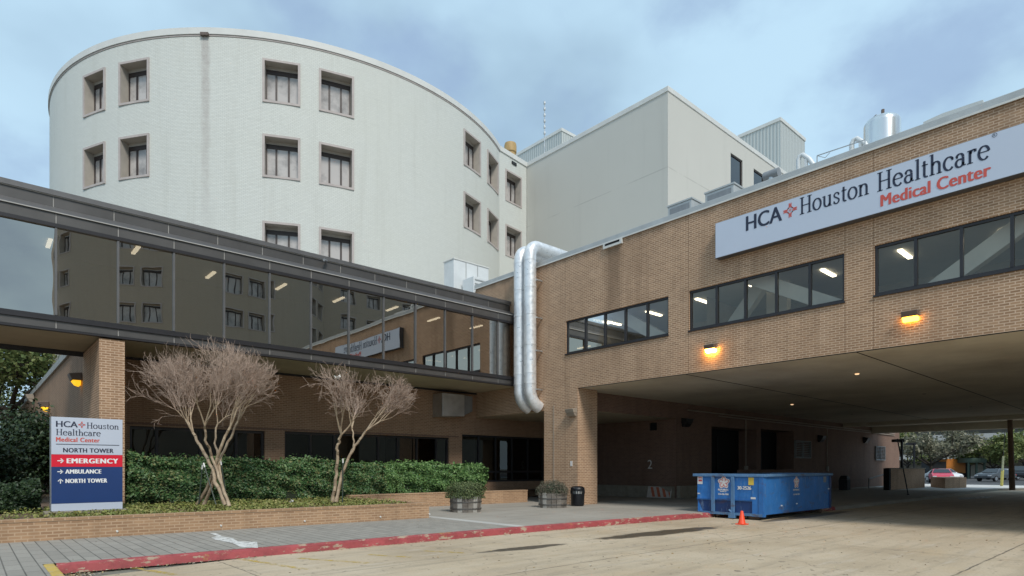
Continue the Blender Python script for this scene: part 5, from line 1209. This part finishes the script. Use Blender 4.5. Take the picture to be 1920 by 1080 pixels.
# barricade board leaning on the underpass wall
t = thing('barricade_board', (25.6, 17.4, .15), 'orange and white striped barricade board leaning by the underpass corner', 'barricade')
a, b = Vector((25.45, 18.2, .16)), Vector((25.65, 17.0, .16)); dx = (b - a); L_ = dx.length; dx.normalize(); upv = Vector((.18, .03, .55))
mb = MB(); mb.hexa([a, b, b + Vector((.04, 0, 0)), a + Vector((.04, 0, 0)), a + upv, b + upv, b + upv + Vector((.04, 0, 0)), a + upv + Vector((.04, 0, 0))]); mb.build('board', 'board_white', t)
mb = MB()
for k in range(4):
    s0 = .08 + k * .30; nf_ = Vector((-.006, 0, 0)); pts = [a + dx * s0 + upv * .95, a + dx * (s0 + .15) + upv * .95, a + dx * min(L_ - .02, s0 + .33) + upv * .08, a + dx * min(L_ - .05, s0 + .18) + upv * .08]; mb.face([p + nf_ for p in pts])
mb.build('stripes', 'stripe_orange', t)
mb = MB(); mb.bar(a + upv * 1.0 - Vector((.02, 0, 0)), a - Vector((.02, 0, 0)), .05, .04); mb.bar(b + upv * 1.0 - Vector((.02, 0, 0)), b - Vector((.02, 0, 0)), .05, .04); mb.build('leg', 'board_white', t)

# ------------------------------------------------------------------ roll-off dumpster
DX0, DX1, DY0, DY1, DT = 18.46, 23.75, 8.86, 11.2, 1.45
dm = thing('dumpster', (21, 10, 0), 'scuffed blue roll-off dumpster parked at the red kerb', 'dumpster')
mb = MB(); 
mb.hexa([(DX0 + .05, DY0 + .02, .52), (DX1, DY0 + .02, .17), (DX1, DY1 - .02, .17), (DX0 + .05, DY1 - .02, .52), (DX0 + .05, DY0 + .02, DT), (DX1, DY0 + .02, DT), (DX1, DY1 - .02, DT), (DX0 + .05, DY1 - .02, DT)][:0] or [(DX0 + .05, DY0 + .02, .17), (DX1, DY0 + .02, .17), (DX1, DY1 - .02, .17), (DX0 + .05, DY1 - .02, .17), (DX0 + .05, DY0 + .02, DT - .1), (DX1, DY0 + .02, DT - .1), (DX1, DY1 - .02, DT - .1), (DX0 + .05, DY1 - .02, DT - .1)])
b_ = mb.build('body', 'blue', dm)
mb = MB(); mb.face([(DX0 + .02, DY0 + .38, DT - .12), (DX0 + .02, DY1 - .02, DT - .12), (DX0 + .02, DY1 - .02, .60), (DX0 + .02, DY0 + .38, .60)]); mb.hexa([(DX0 + .021, DY0 + .3, .58), (DX0 + .021, DY1, .58), (DX0 + .06, DY1, .58), (DX0 + .06, DY0 + .3, .58), (DX0 + .0, DY0 + .38, .62), (DX0 + .0, DY1, .62), (DX0 + .04, DY1, .62), (DX0 + .04, DY0 + .38, .62)]); mb.build('front_panel', 'blue', dm)
mb = MB(); mb.hexa([(DX0 + .30, DY0 + .24, .2), (DX0 + .30, DY1 - .25, .2), (DX0 + .34, DY1 - .25, .2), (DX0 + .34, DY0 + .24, .2), (DX0 + .035, DY0 + .36, .585), (DX0 + .035, DY1 - .02, .585), (DX0 + .07, DY1 - .02, .585), (DX0 + .07, DY0 + .36, .585)]); 
mb.face([(DX0 + .047, DY0 + .22, .19), (DX0 + .047, DY1 - .22, .19), (DX0 + .047, DY1 - .02, .58), (DX0 + .047, DY0 + .36, .58)]); mb.build('nose_panel', 'blue_dark', dm)
mb = MB(); mb.box(DX0 - .05, DX0 + .10, DY0 - .06, DY1 + .12, DT - .09, DT); mb.box(DX0 + .10, DX1 + .03, DY0 - .06, DY0 + .06, DT - .085, DT); mb.box(DX0 + .10, DX1 + .03, DY1 - .06, DY1 + .06, DT - .085, DT); mb.box(DX1 - .05, DX1 + .06, DY0 - .05, DY1 + .05, DT - .08, DT + .004); mb.build('top_rail', 'blue_light', dm, bevel=.012)
mb = MB(); mb.box(DX0 - .04, DX0 + .045, DY0 + .03, DY1 - .22, .12, .20); mb.build('bottom_rail', 'blue_light', dm)
for y_ in (10.58, 9.88): mb = MB(); mb.box(DX0 - .05, DX0 + .03, y_ - .055, y_ + .055, .2, DT - .09); mb.build('rib', 'blue_light', dm, bevel=.008)
mb = MB(); mb.box(DX0 - .02, DX0 + .14, DY0 - .01, DY0 + .16, .10, DT - .09); mb.box(DX0 + .0, DX0 + .03, DY0 + .16, DY0 + .38, .10, DT - .09); mb.build('corner_post', 'blue', dm, bevel=.008)
mb = MB(); mb.box(DX1 - .14, DX1 + .02, DY0 - .015, DY0 + .1, .17, DT - .09); mb.build('corner_post', 'blue_dark', dm, bevel=.008)
for y_ in (9.5, 10.45): mb = MB(); mb.box(DX0 + .05, DX1 - .1, y_ - .06, y_ + .06, .05, .168); mb.build('skid_rail', 'rust', dm)
for x_, y_ in ((DX0 + .14, 9.22), (DX0 + .14, 10.75), (DX1 - .6, 9.15), (DX1 - .6, 10.85)): mb = MB(); mb.tube([(x_, y_ - .17, .085), (x_, y_ + .17, .085)], .085, 12); mb.build('roller', 'rust', dm, smooth=True)
mb = MB(); mb.box(DX0 - .12, DX0 + .05, 9.78, 9.98, .03, .2); mb.bar((DX0 - .02, 9.9, .2), (DX0 - .08, 9.98, .30), .05, .05); mb.build('hook_plate', 'blue_light', dm)
def on_d(y, z): return (DX0 + .012, y, z)
def plate(nm, y0, y1, z0, z1, m_, x=None): mb = MB(); x_ = DX0 + .012 if x is None else x; mb.face([(x_, y0, z0), (x_, y1, z0), (x_, y1, z1), (x_, y0, z1)]); return mb.build(nm, m_, dm)
def starshape(c, r1, r2): return [(c[0] + (r1 if k % 2 == 0 else r2) * math.sin(k * math.pi / 5), c[1] + (r1 if k % 2 == 0 else r2) * math.cos(k * math.pi / 5)) for k in range(10)]
st_ = plate('sticker', 10.98, 11.17, 1.10, 1.35, 'paper'); mb = MB(); mb.face([(DX0 + .009, 11.0, 1.19), (DX0 + .009, 11.13, 1.19), (DX0 + .009, 11.13, 1.25), (DX0 + .009, 11.0, 1.25)]); mb.face([(DX0 + .009, 11.0, 1.29), (DX0 + .009, 11.14, 1.29), (DX0 + .009, 11.14, 1.325), (DX0 + .009, 11.0, 1.325)]); mb.build('print', 'red_ink', st_)
plate('sticker', 9.18, 9.36, 1.10, 1.34, 'yellow_sticker', DX0 - .003)
plate('reflector', 11.08, 11.17, .76, .80, 'paper'); plate('reflector', 9.12, 9.28, .66, .72, 'paper', DX0 - .004)
def star_logo(fn, c, s_, name='star_emblem'):
    # five rounded lobes: white outline, red ribbon strokes, white five-pointed heart
    lob = [(c[0] + s_ * (1.0 + .16 * math.cos(5 * a)) * math.sin(a), c[1] + s_ * (1.0 + .16 * math.cos(5 * a)) * math.cos(a)) for a in [2 * math.pi * k / 60 for k in range(60)]]
    mb = MB(); mb.face([fn(x, z, 0) for x, z in lob]); e = mb.build(name, 'paper', dm)
    V, F = [], []; 
    for k in range(5):
        a = 2 * math.pi * k / 5; ca, sa = math.cos(a), math.sin(a)
        pts = [(-.30, .42), (-.24, .78), (0, .93), (.24, .78), (.30, .42), (.05, .2)]
        stroke(V, F, [(c[0] + s_ * (p[0] * ca + p[1] * sa), c[1] + s_ * (p[1] * ca - p[0] * sa)) for p in pts], .11 * s_, .11 * s_)
    mb = MB(); mb.raw([fn(p[0], p[1], 1) for p in V], F); mb.build('ribbon', 'red_ink', e)
    V = starshape(c, s_ * .55, s_ * .23); mb = MB(); mb.face([fn(x, z, 2) for x, z in V]); mb.build('star', 'paper', e)
star_logo(lambda y, z, k: (DX0 + .014 - .003 * k, y, z), (10.21, 1.17), .19)
ND = (-1, 0, 0)
letter([S(flat_text('REPUBLIC', .008), 10.41, 10.04, .90, .96), S(flat_text('SERVICES', .004), 10.34, 10.12, .855, .885), S(flat_text('713-726-7300', .004), 10.41, 10.04, .755, .81)], on_d, ND, 'paper', dm, .005)
letter([S(flat_text('30-2526', .008), 9.73, 9.28, .95, 1.06)], on_d, ND, 'paper', dm, .008)
def on_side(x, z, k): return (x, DY0 + .014 - .003 * k, z)
star_logo(on_side, (20.85, 1.16), .19)
letter([fit(flat_text('REPUBLIC', .008), 20.6, 21.08, .88, .935), fit(flat_text('713-726-7300', .004), 20.6, 21.08, .73, .78)], lambda x, z: (x, DY0 + .012, z), (0, -1, 0), 'paper', dm, .006)
mb = MB(); mb.face([(23.1, DY0 + .012, 1.12), (23.35, DY0 + .012, 1.12), (23.35, DY0 + .012, 1.33), (23.1, DY0 + .012, 1.33)]); mb.build('sticker', 'unit_grey', dm)
mb = MB()
for x_, z_ in ((19.7, .42), (20.85, .44), (23.55, .88)): mb.lathe((x_, DY0 + .008, z_), [(.035, -.02), (.035, .02)], 8)
mb.build('paint_dab', 'paper', dm)

# traffic cone
p = ground(1391, 983.5); t = thing('traffic_cone', p, 'small bright orange traffic cone in front of the blue dumpster', 'traffic cone')
mb = MB(); mb.box(p.x - .14, p.x + .14, p.y - .14, p.y + .14, 0, .03); mb.build('base', 'cone', t, bevel=.01); mb = MB(); mb.lathe((p.x, p.y, .035), [(.11, 0), (.10, .02), (.04, .34), (.028, .36), (.018, .365)], 20); mb.build('body', 'cone', t, smooth=True)

# ================================================================== far end of the underpass
t = thing('ramp_wall', (50, 13, .15), 'tan brick ramp wall standing at the far end of the underpass', 'wall')
A, B = ground(1668, 919, .15), ground(1735, 914, .15)
A = Vector((46.3, 13.55, .15)); B = Vector((54.3, 13.45, .15)); mb = MB(); mb.box(A.x, B.x, 13.5, 13.75, .15, zat(879, 41.5)); mb.build('wall', 'brick', t); mb = MB(); mb.box(A.x - .35, A.x - .01, 13.45, 13.8, .15, zat(878, 41.5)); mb.build('end_post', 'void', t); mb = MB(); mb.box(A.x, B.x + .1, 13.46, 13.79, zat(879, 41.5), zat(879, 41.5) + .06); mb.build('cap', 'conc_pad', t)
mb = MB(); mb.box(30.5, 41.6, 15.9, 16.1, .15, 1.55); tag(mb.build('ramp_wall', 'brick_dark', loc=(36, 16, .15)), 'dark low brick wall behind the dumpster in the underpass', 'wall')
a, b = ony(1629, 898, 15.6), ony(1662, 888, 15.6); mb = MB(); mb.tube([a, b], .05, 8); mb.tube([(a.x, 15.6, .15), a], .04, 6); mb.tube([(b.x, 15.6, .15), b], .04, 6); tag(mb.build('hand_rail', 'louvre'), 'sloping steel hand rail beside the far bin', 'hand rail')
c = ground(1748, 916, .15); t = thing('planter_box', (54, 12, .15), 'low pale brick planter box beyond the ramp wall', 'planter box')
pA, pB, pC = ground(1745, 913, .15), ground(1772, 916, .15), ground(1812, 914.5, .15); h_ = .78
mb = MB(); w_ = (pC - pB); v_ = (pA - pB); mb.hexa([pB, pC, pC + v_, pB + v_, pB + Vector((0, 0, h_)), pC + Vector((0, 0, h_)), pC + v_ + Vector((0, 0, h_)), pB + v_ + Vector((0, 0, h_))]); mb.build('wall', 'brick', t)
p = ground(1703, 928, .15); t = thing('sign_post', p, 'thin dark leaning post at the edge of the far pavement', 'post'); q = p + Vector((-.38, .42, 3.1)); mb = MB(); mb.tube([p, q], .032, 8); mb.build('pole', 'black_metal', t); mb = MB(); mb.lathe(p, [(.07, 0), (.05, .05)], 10); mb.build('foot', 'black_metal', t)
for px, yb, yt, d, lab in ((1691, 880, 826, 47, 'dark lamp post right beside the far end of the underpass'), (1714, 880, 832, 58, 'second dark lamp post beyond the ramp wall')):
    a, b = atd(px, yb, d), atd(px, yt, d); a.z = .15; t = thing('lamp_post', a, lab, 'lamp post', 'far lamp posts'); mb = MB(); mb.tube([a, b], .09, 8); mb.build('pole', 'black_metal', t)
    mb = MB(); u = RT * -.55; mb.hexa([b + u + Vector((0, 0, -.12)), b + RT * .2 + Vector((0, 0, -.12)), b + RT * .2 + FW * .4 + Vector((0, 0, -.12)), b + u + FW * .4 + Vector((0, 0, -.12)), b + u + Vector((0, 0, .1)), b + RT * .2 + Vector((0, 0, .14)), b + RT * .2 + FW * .4 + Vector((0, 0, .14)), b + u + FW * .4 + Vector((0, 0, .1))]); mb.build('lamp_head', 'black_metal', t)
p = ground(1898, 919, .15); t = thing('utility_pole', p, 'brown wooden utility pole at the corner beyond the underpass', 'utility pole'); mb = MB(); mb.tube([p, p + Vector((.1, .25, 9))], [.17, .12], 12); mb.build('shaft', 'pole_wood', t, smooth=True)
mb = MB(); mb.bar(p + Vector((-.6, -1.0, 8.2)), p + Vector((.7, 1.3, 8.2)), .12, .12); mb.build('crossarm', 'pole_wood', t)
p2 = ground(1878, 911, .15); t = thing('guy_wire', p2, 'guy wire with bright yellow guard beside the utility pole', 'guy wire'); e = p + Vector((.09, .22, 8.0)); d_ = (e - p2).normalized(); mb = MB(); mb.tube([p2, e], .02, 6); mb.build('wire', 'wire', t); mb = MB(); mb.tube([p2, p2 + d_ * 2.3], .10, 8); mb.build('guard', 'guard_yellow', t); mb = MB(); mb.tube([p2 + d_ * 2.3, p2 + d_ * 4.2], .07, 8); mb.build('upper_guard', 'pale_guard', t)
for z_, yy, lab in ((7.3, 0, 'lower overhead cable crossing beyond the underpass'), (7.9, 1, 'upper overhead cable crossing beyond the underpass')):
    a, b = Vector((62, 45, z_)), Vector((p.x, p.y, z_)); mb = MB(); mb.tube([a.lerp(b, k / 12) - Vector((0, 0, .5 * math.sin(math.pi * k / 12))) for k in range(13)], .03, 5); tag(mb.build('overhead_cable', 'wire'), lab, 'cable', 'overhead cables')

# cars ---------------------------------------------------------------
def car(loc, rz, paint, label, kind_='sedan', s=1.0):
    t = thing('parked_car', (0, 0, 0), label, 'car', 'cars parked beyond the underpass')
    prof = {'sedan': [(-2.25, .38), (-2.28, .62), (-2.1, .86), (-1.55, .94), (-.85, 1.38), (.45, 1.42), (1.15, .98), (1.95, .86), (2.22, .66), (2.22, .36)],
            'suv': [(-2.3, .42), (-2.34, .8), (-2.2, 1.08), (-1.95, 1.62), (-1.6, 1.74), (.35, 1.72), (1.1, 1.12), (2.05, .98), (2.26, .74), (2.26, .42)]}[kind_]
    belt = .92 if kind_ == 'sedan' else 1.06; n = len(prof); mb = MB(); V = []
    def wd(z): return .88 if z <= belt else .88 - .24 * (z - belt) / .5
    for sg_ in (1, -1): V += [(x, sg_ * wd(z), z) for x, z in prof]
    mb.raw(V, [tuple(range(n)), tuple(range(n, 2 * n))[::-1]] + [(i, n + i, n + (i + 1) % n, (i + 1) % n) for i in range(n)]); mb.build('body', paint, t, bevel=.05)
    top = prof[4:6] if kind_ == 'sedan' else prof[4:6]; zt_ = top[0][1] - .09
    mb = MB()
    ws0, ws1 = (.52, 1.10) if kind_ == 'sedan' else (.42, 1.02); rs0, rs1 = (-.92, -1.46) if kind_ == 'sedan' else (-1.66, -1.98)
    for sg_ in (1, -1):
        y1_, y0_ = wd(zt_) + .012, wd(belt + .04) + .012
        mb.face([(rs0 + .12, sg_ * y1_, zt_), (-.28, sg_ * y1_, zt_), (-.28, sg_ * y0_, belt + .04), (rs1 + .22, sg_ * y0_, belt + .04)]); mb.face([(-.2, sg_ * y1_, zt_), (ws0 - .1, sg_ * y1_, zt_), (ws1 - .12, sg_ * y0_, belt + .04), (-.2, sg_ * y0_, belt + .04)])
    mb.build('side_window', 'car_glass', t)
    i5 = 5; (xa, za), (xb, zb) = prof[5], prof[6]; mb = MB(); f1, f2 = .08, .92
    def lp(p, q, f): return (p[0] + (q[0] - p[0]) * f, p[1] + (q[1] - p[1]) * f)
    a_, b_ = lp(prof[5], prof[6], f1), lp(prof[5], prof[6], f2); mb.face([(a_[0] + .02, .58, a_[1] + .02), (a_[0] + .02, -.58, a_[1] + .02), (b_[0] + .02, -.76, b_[1] + .02), (b_[0] + .02, .76, b_[1] + .02)]); mb.build('windscreen', 'car_glass', t)
    k0 = 3 if kind_ == 'sedan' else 2; a_, b_ = lp(prof[k0 + 1], prof[k0], f1), lp(prof[k0 + 1], prof[k0], .85); mb = MB(); mb.face([(a_[0] - .02, .56, a_[1] + .02), (a_[0] - .02, -.56, a_[1] + .02), (b_[0] - .02, -.74, b_[1] + .02), (b_[0] - .02, .74, b_[1] + .02)]); mb.build('rear_window', 'car_glass', t)
    for x in (-1.38, 1.38):
        for sg_ in (1, -1):
            mb = MB(); mb.tube([(x, sg_ * .70, .33), (x, sg_ * .905, .33)], .33, 18); wh = mb.build('wheel', 'rubber', t, smooth=True); mb = MB(); mb.tube([(x, sg_ * .905, .33), (x, sg_ * .915, .33)], .21, 14); mb.build('rim', 'chrome', wh)
    for sg_ in (1, -1):
        mb = MB(); z_ = .68 if kind_ == 'sedan' else .84; mb.box(2.13, 2.245, sg_ * .68 - .16, sg_ * .68 + .16, z_ - .08, z_ + .06); mb.build('headlight', 'head', t); mb = MB(); z_ = .72 if kind_ == 'sedan' else .95; mb.box(-2.33, -2.2, sg_ * .68 - .15, sg_ * .68 + .15, z_ - .09, z_ + .08); mb.build('tail_light', 'tail', t)
    t.location = loc; t.rotation_euler = (0, 0, rz); return t
p = atd(1768, 903, 66); car((p.x, p.y, .12), YAW + R(172), 'car_white', 'white sedan facing the underpass behind the red car')
p = atd(1764, 904, 61); car((p.x, p.y, -.22 + .34), YAW + R(150), 'car_red', 'faded red car parked low behind the brick planter box')
p = atd(1866, 905, 68); car((p.x, p.y, .12), YAW + R(112), 'car_grey', 'slate grey sedan parked behind the yellow guy guard')
p = atd(1880, 901, 78); car((p.x, p.y, .12), YAW + R(105), 'car_silver', 'silver sedan parked in the row behind the grey sedan')
p = atd(1912, 902, 74); car((p.x, p.y, .12), YAW + R(140), 'car_black', 'black suv with pale roof trim beside the utility pole', 'suv')
p = atd(1916, 897, 90); car((p.x, p.y, .12), YAW + R(100), 'car_white', 'white suv at the far edge of the car park', 'suv')
# green kiosk shed and orange machine
p0, p1 = atd(1815, 907, 84), atd(1850, 907, 84); t = thing('ticket_shed', p0, 'dull green open shed in the far car park', 'shed')
u = (p1 - p0).normalized(); L2 = (p1 - p0).length; 
def q3(a, b, z): v = p0 + u * a + FW * b; return (v.x, v.y, z)
mb = MB(); mb.hexa([q3(0, 0, 2.35), q3(L2, 0, 2.35), q3(L2, 3, 2.35), q3(0, 3, 2.35), q3(0, 0, 3.0), q3(L2, 0, 3.0), q3(L2, 3, 3.0), q3(0, 3, 3.0)]); mb.build('roof', 'kiosk', t)
mb = MB(); mb.hexa([q3(.1, 2.8, .1), q3(L2 - .1, 2.8, .1), q3(L2 - .1, 2.95, .1), q3(.1, 2.95, .1), q3(.1, 2.8, 2.35), q3(L2 - .1, 2.8, 2.35), q3(L2 - .1, 2.95, 2.35), q3(.1, 2.95, 2.35)]); mb.build('back_wall', 'void', t)
for k in (0, .5, 1): mb = MB(); a = .1 + k * (L2 - .35); mb.hexa([q3(a, .1, .1), q3(a + .2, .1, .1), q3(a + .2, .3, .1), q3(a, .3, .1), q3(a, .1, 2.35), q3(a + .2, .1, 2.35), q3(a + .2, .3, 2.35), q3(a, .3, 2.35)]); mb.build('post', 'kiosk', t)
p0 = atd(1793, 904, 86); t = thing('service_truck', (p0.x, p0.y, .12), 'orange service truck half hidden under the far trees', 'truck')
def q4(a, b, z): v = p0 + RT * a + FW * b; return (v.x, v.y, z)
def qb(a0, a1, b0, b1, z0, z1): m_ = MB(); m_.hexa([q4(a0, b0, z0), q4(a1, b0, z0), q4(a1, b1, z0), q4(a0, b1, z0), q4(a0, b0, z1), q4(a1, b0, z1), q4(a1, b1, z1), q4(a0, b1, z1)]); return m_
qb(-1.4, 1.3, 0, 2, .9, 2.9).build('body', 'orange_truck', t); qb(-3.6, -1.45, 0, 2, .6, 2.5).build('cab', 'black_matte', t); qb(-3.5, 1.2, .1, 1.9, .45, .6).build('chassis', 'black_matte', t)
for a in (-2.6, .6): m_ = MB(); m_.tube([q4(a, -.05, .55), q4(a, .25, .55)], .45, 14); m_.build('wheel', 'rubber', t)
# parking garage
t = thing('parking_garage', (150, 60, 0), 'pale concrete parking garage with level bands behind the far trees', 'building')
for z_ in (3.2, 6.9, 10.4): mb = MB(); mb.box(140, 175, -40, 140, z_, z_ + 1.1); mb.build('deck', 'garage', t)
mb = MB(); mb.box(146, 174, -40, 140, 0, 10.3); mb.build('interior', 'inner', t)

# trees ---------------------------------------------------------------
def tree(base, h, cr, label, leaf, n, seed, lean=(0, 0), squash=.62, lsize=(.12, .26), trunk_r=.3, limbs=7, group='background trees', z0f=.38):
    rd = random.Random(seed); base = Vector(base); t = thing('oak_tree', base, label, 'tree', group); segs = []; tips = []
    top = base + Vector((lean[0], lean[1], h * z0f)); pts = [base, base.lerp(top, .5) + Vector((rd.gauss(0, .15), rd.gauss(0, .15), 0)), top]
    for i in range(2): segs.append((pts[i], pts[i + 1], trunk_r * (1.25 - .25 * i), trunk_r * (1 - .2 * i)))
    def limb(p, d, ln, r, lv):
        q = p
        for i in range(3):
            d = (d + Vector((rd.gauss(0, .2), rd.gauss(0, .2), rd.gauss(.03, .12)))).normalized(); q2 = q + d * ln / 3; segs.append((q, q2, r * (1 - .2 * i), r * (.8 - .2 * i))); q = q2
            if lv > 0 or i > 0: tips.append((q, lv))
        if lv < 2:
            for k in range(3): limb(q, (d + Vector((rd.gauss(0, .55), rd.gauss(0, .55), rd.gauss(.1, .35)))).normalized(), ln * .62, r * .5, lv + 1)
    for k in range(limbs):
        a = 2 * math.pi * k / limbs + rd.uniform(-.3, .3); limb(top if k % 2 else pts[1].lerp(top, .7), Vector((math.cos(a), math.sin(a), rd.uniform(.25, 1.1))).normalized(), cr * rd.uniform(.5, .72), trunk_r * .5, 0)
    seg_mesh('trunk', segs, 'oak_bark', t, 7)
    tips = [p for p, lv in tips if lv >= 1] or [p for p, _ in tips]; P, N, S_ = [], [], []; r_c = cr * .26
    per = max(1, n // len(tips))
    for c_ in tips:
        sz = rd.uniform(.6, 1.3)
        for k in range(int(per * sz)):
            d = Vector((rd.gauss(0, 1), rd.gauss(0, 1), rd.gauss(0, 1))).normalized(); k_ = rd.random() ** .45
            P.append((c_.x + d.x * r_c * sz * k_, c_.y + d.y * r_c * sz * k_, c_.z + d.z * r_c * sz * squash * k_)); N.append((d.x * .4, d.y * .4, 1)); S_.append(rd.uniform(*lsize))
    leaf_mesh('crown', np.array(P), np.array(N), S_, leaf, t); return t
for px, d, h, cr, leaf, n, seed, lab, z0f in (
        (1745, 76, 6.6, 4.2, 'grey_leaf', 4200, 5, 'sparse grey green oak with crooked limbs beyond the ramp wall', .30),
        (1800, 88, 5.6, 4.6, 'grey_leaf', 5200, 6, 'thin greyish spreading tree over the orange truck', .30),
        (1862, 84, 4.6, 3.9, 'olive_leaf', 7000, 7, 'olive green tree with dense crown behind the yellow guard', .34),
        (1925, 96, 6.2, 5.2, 'olive_leaf', 9000, 8, 'bright olive tree beside the utility pole', .3),
        (1702, 92, 7.0, 4.2, 'olive_leaf', 6000, 9, 'small green tree seen past the underpass corner', .3)):
    p = atd(px, 0, d); tree((p.x, p.y, .1), h, cr, lab, leaf, n, seed, lsize=(.10, .24), trunk_r=.24, z0f=z0f)
for px, d, h, cr, leaf, n, seed, lab, z0f in (
        (20, 37, 11.5, 6.2, 'oak_leaf', 9500, 15, 'big live oak reaching over the shaded side wall', .42),
        (-150, 34, 12, 6.5, 'oak_leaf', 14000, 16, 'second live oak at the frame edge below the skywalk', .42),
        (-40, 58, 13, 8, 'olive_leaf', 8000, 17, 'farther pale green oak beyond the side wall', .35)):
    p = atd(px, 0, d); tree((p.x, p.y, .3), h, cr, lab, leaf, n, seed, lsize=(.08, .17), trunk_r=.34, z0f=z0f)
# dark understorey shrubs by the side wall
def shrub(px, d, r, h, n, label, m='dark_leaf', size=(.05, .10), seed=0):
    p = atd(px, 0, d); c = Vector((p.x, p.y, .5)); t = thing('shrub', c, label, 'shrub', 'shrubs by the side wall'); rd = random.Random(seed); P, N, S_ = [], [], []; stems = []
    for k in range(9):
        a = rd.uniform(0, 6.28); e = c + Vector((math.cos(a) * r * .6, math.sin(a) * r * .6, h * rd.uniform(.55, .95))); stems.append((c, c.lerp(e, .5) + Vector((0, 0, h * .12)), .03, .022)); stems.append((c.lerp(e, .5) + Vector((0, 0, h * .12)), e, .022, .01))
        for j in range(n // 9):
            f_ = rd.random() ** .6; o_ = c.lerp(e, f_); s_ = r * .45; P.append((o_.x + rd.gauss(0, s_ * .55), o_.y + rd.gauss(0, s_ * .55), max(.5, o_.z + rd.gauss(0, s_ * .4)))); N.append((rd.gauss(0, .4), -.3, .8)); S_.append(rd.uniform(*size))
    seg_mesh('stems', stems, 'oak_bark', t, 6); leaf_mesh('foliage', np.array(P), np.array(N), S_, m, t); return t
shrub(28, 25, 1.9, 3.6, 6500, 'tall dark shrub left of the direction sign under the skywalk', seed=1)
shrub(72, 27, 1.3, 3.9, 4200, 'narrow dark shrub against the shaded side wall', seed=2)
shrub(-20, 22, 1.5, 2.4, 5000, 'broad dark shrub at the frame edge', seed=3)
shrub(75, 33, 1.6, 4.2, 4200, 'dark shrub farther along the side wall', seed=5)
t = thing('strap_leaf_plant', atd(30, 940, 19.0), 'clump of arching strap leaves beside the clipped dark shrub', 'plant'); c = atd(30, 945, 19.0); c.z = .52; rd = random.Random(8); mb = MB()
for k in range(95):
    a = rd.uniform(0, 6.28); l_ = rd.uniform(.5, 1.0); o_ = c + Vector((rd.gauss(0, .38), rd.gauss(0, .3), 0)); d = Vector((math.cos(a), math.sin(a), 0)); s_ = Vector((-d.y, d.x, 0)) * .022; prev = None
    for i in range(5):
        f_ = i / 4; q = o_ + d * l_ * .75 * f_ + Vector((0, 0, l_ * (1.15 * f_ - .85 * f_ * f_))); w_ = s_ * (1 - f_ * .85)
        if prev: mb.face([prev[0] - prev[1], prev[0] + prev[1], q + w_, q - w_])
        prev = (q, w_)
ORG[t.name] = Vector(t.location); mb.build('leaves', 'blade_leaf', t)
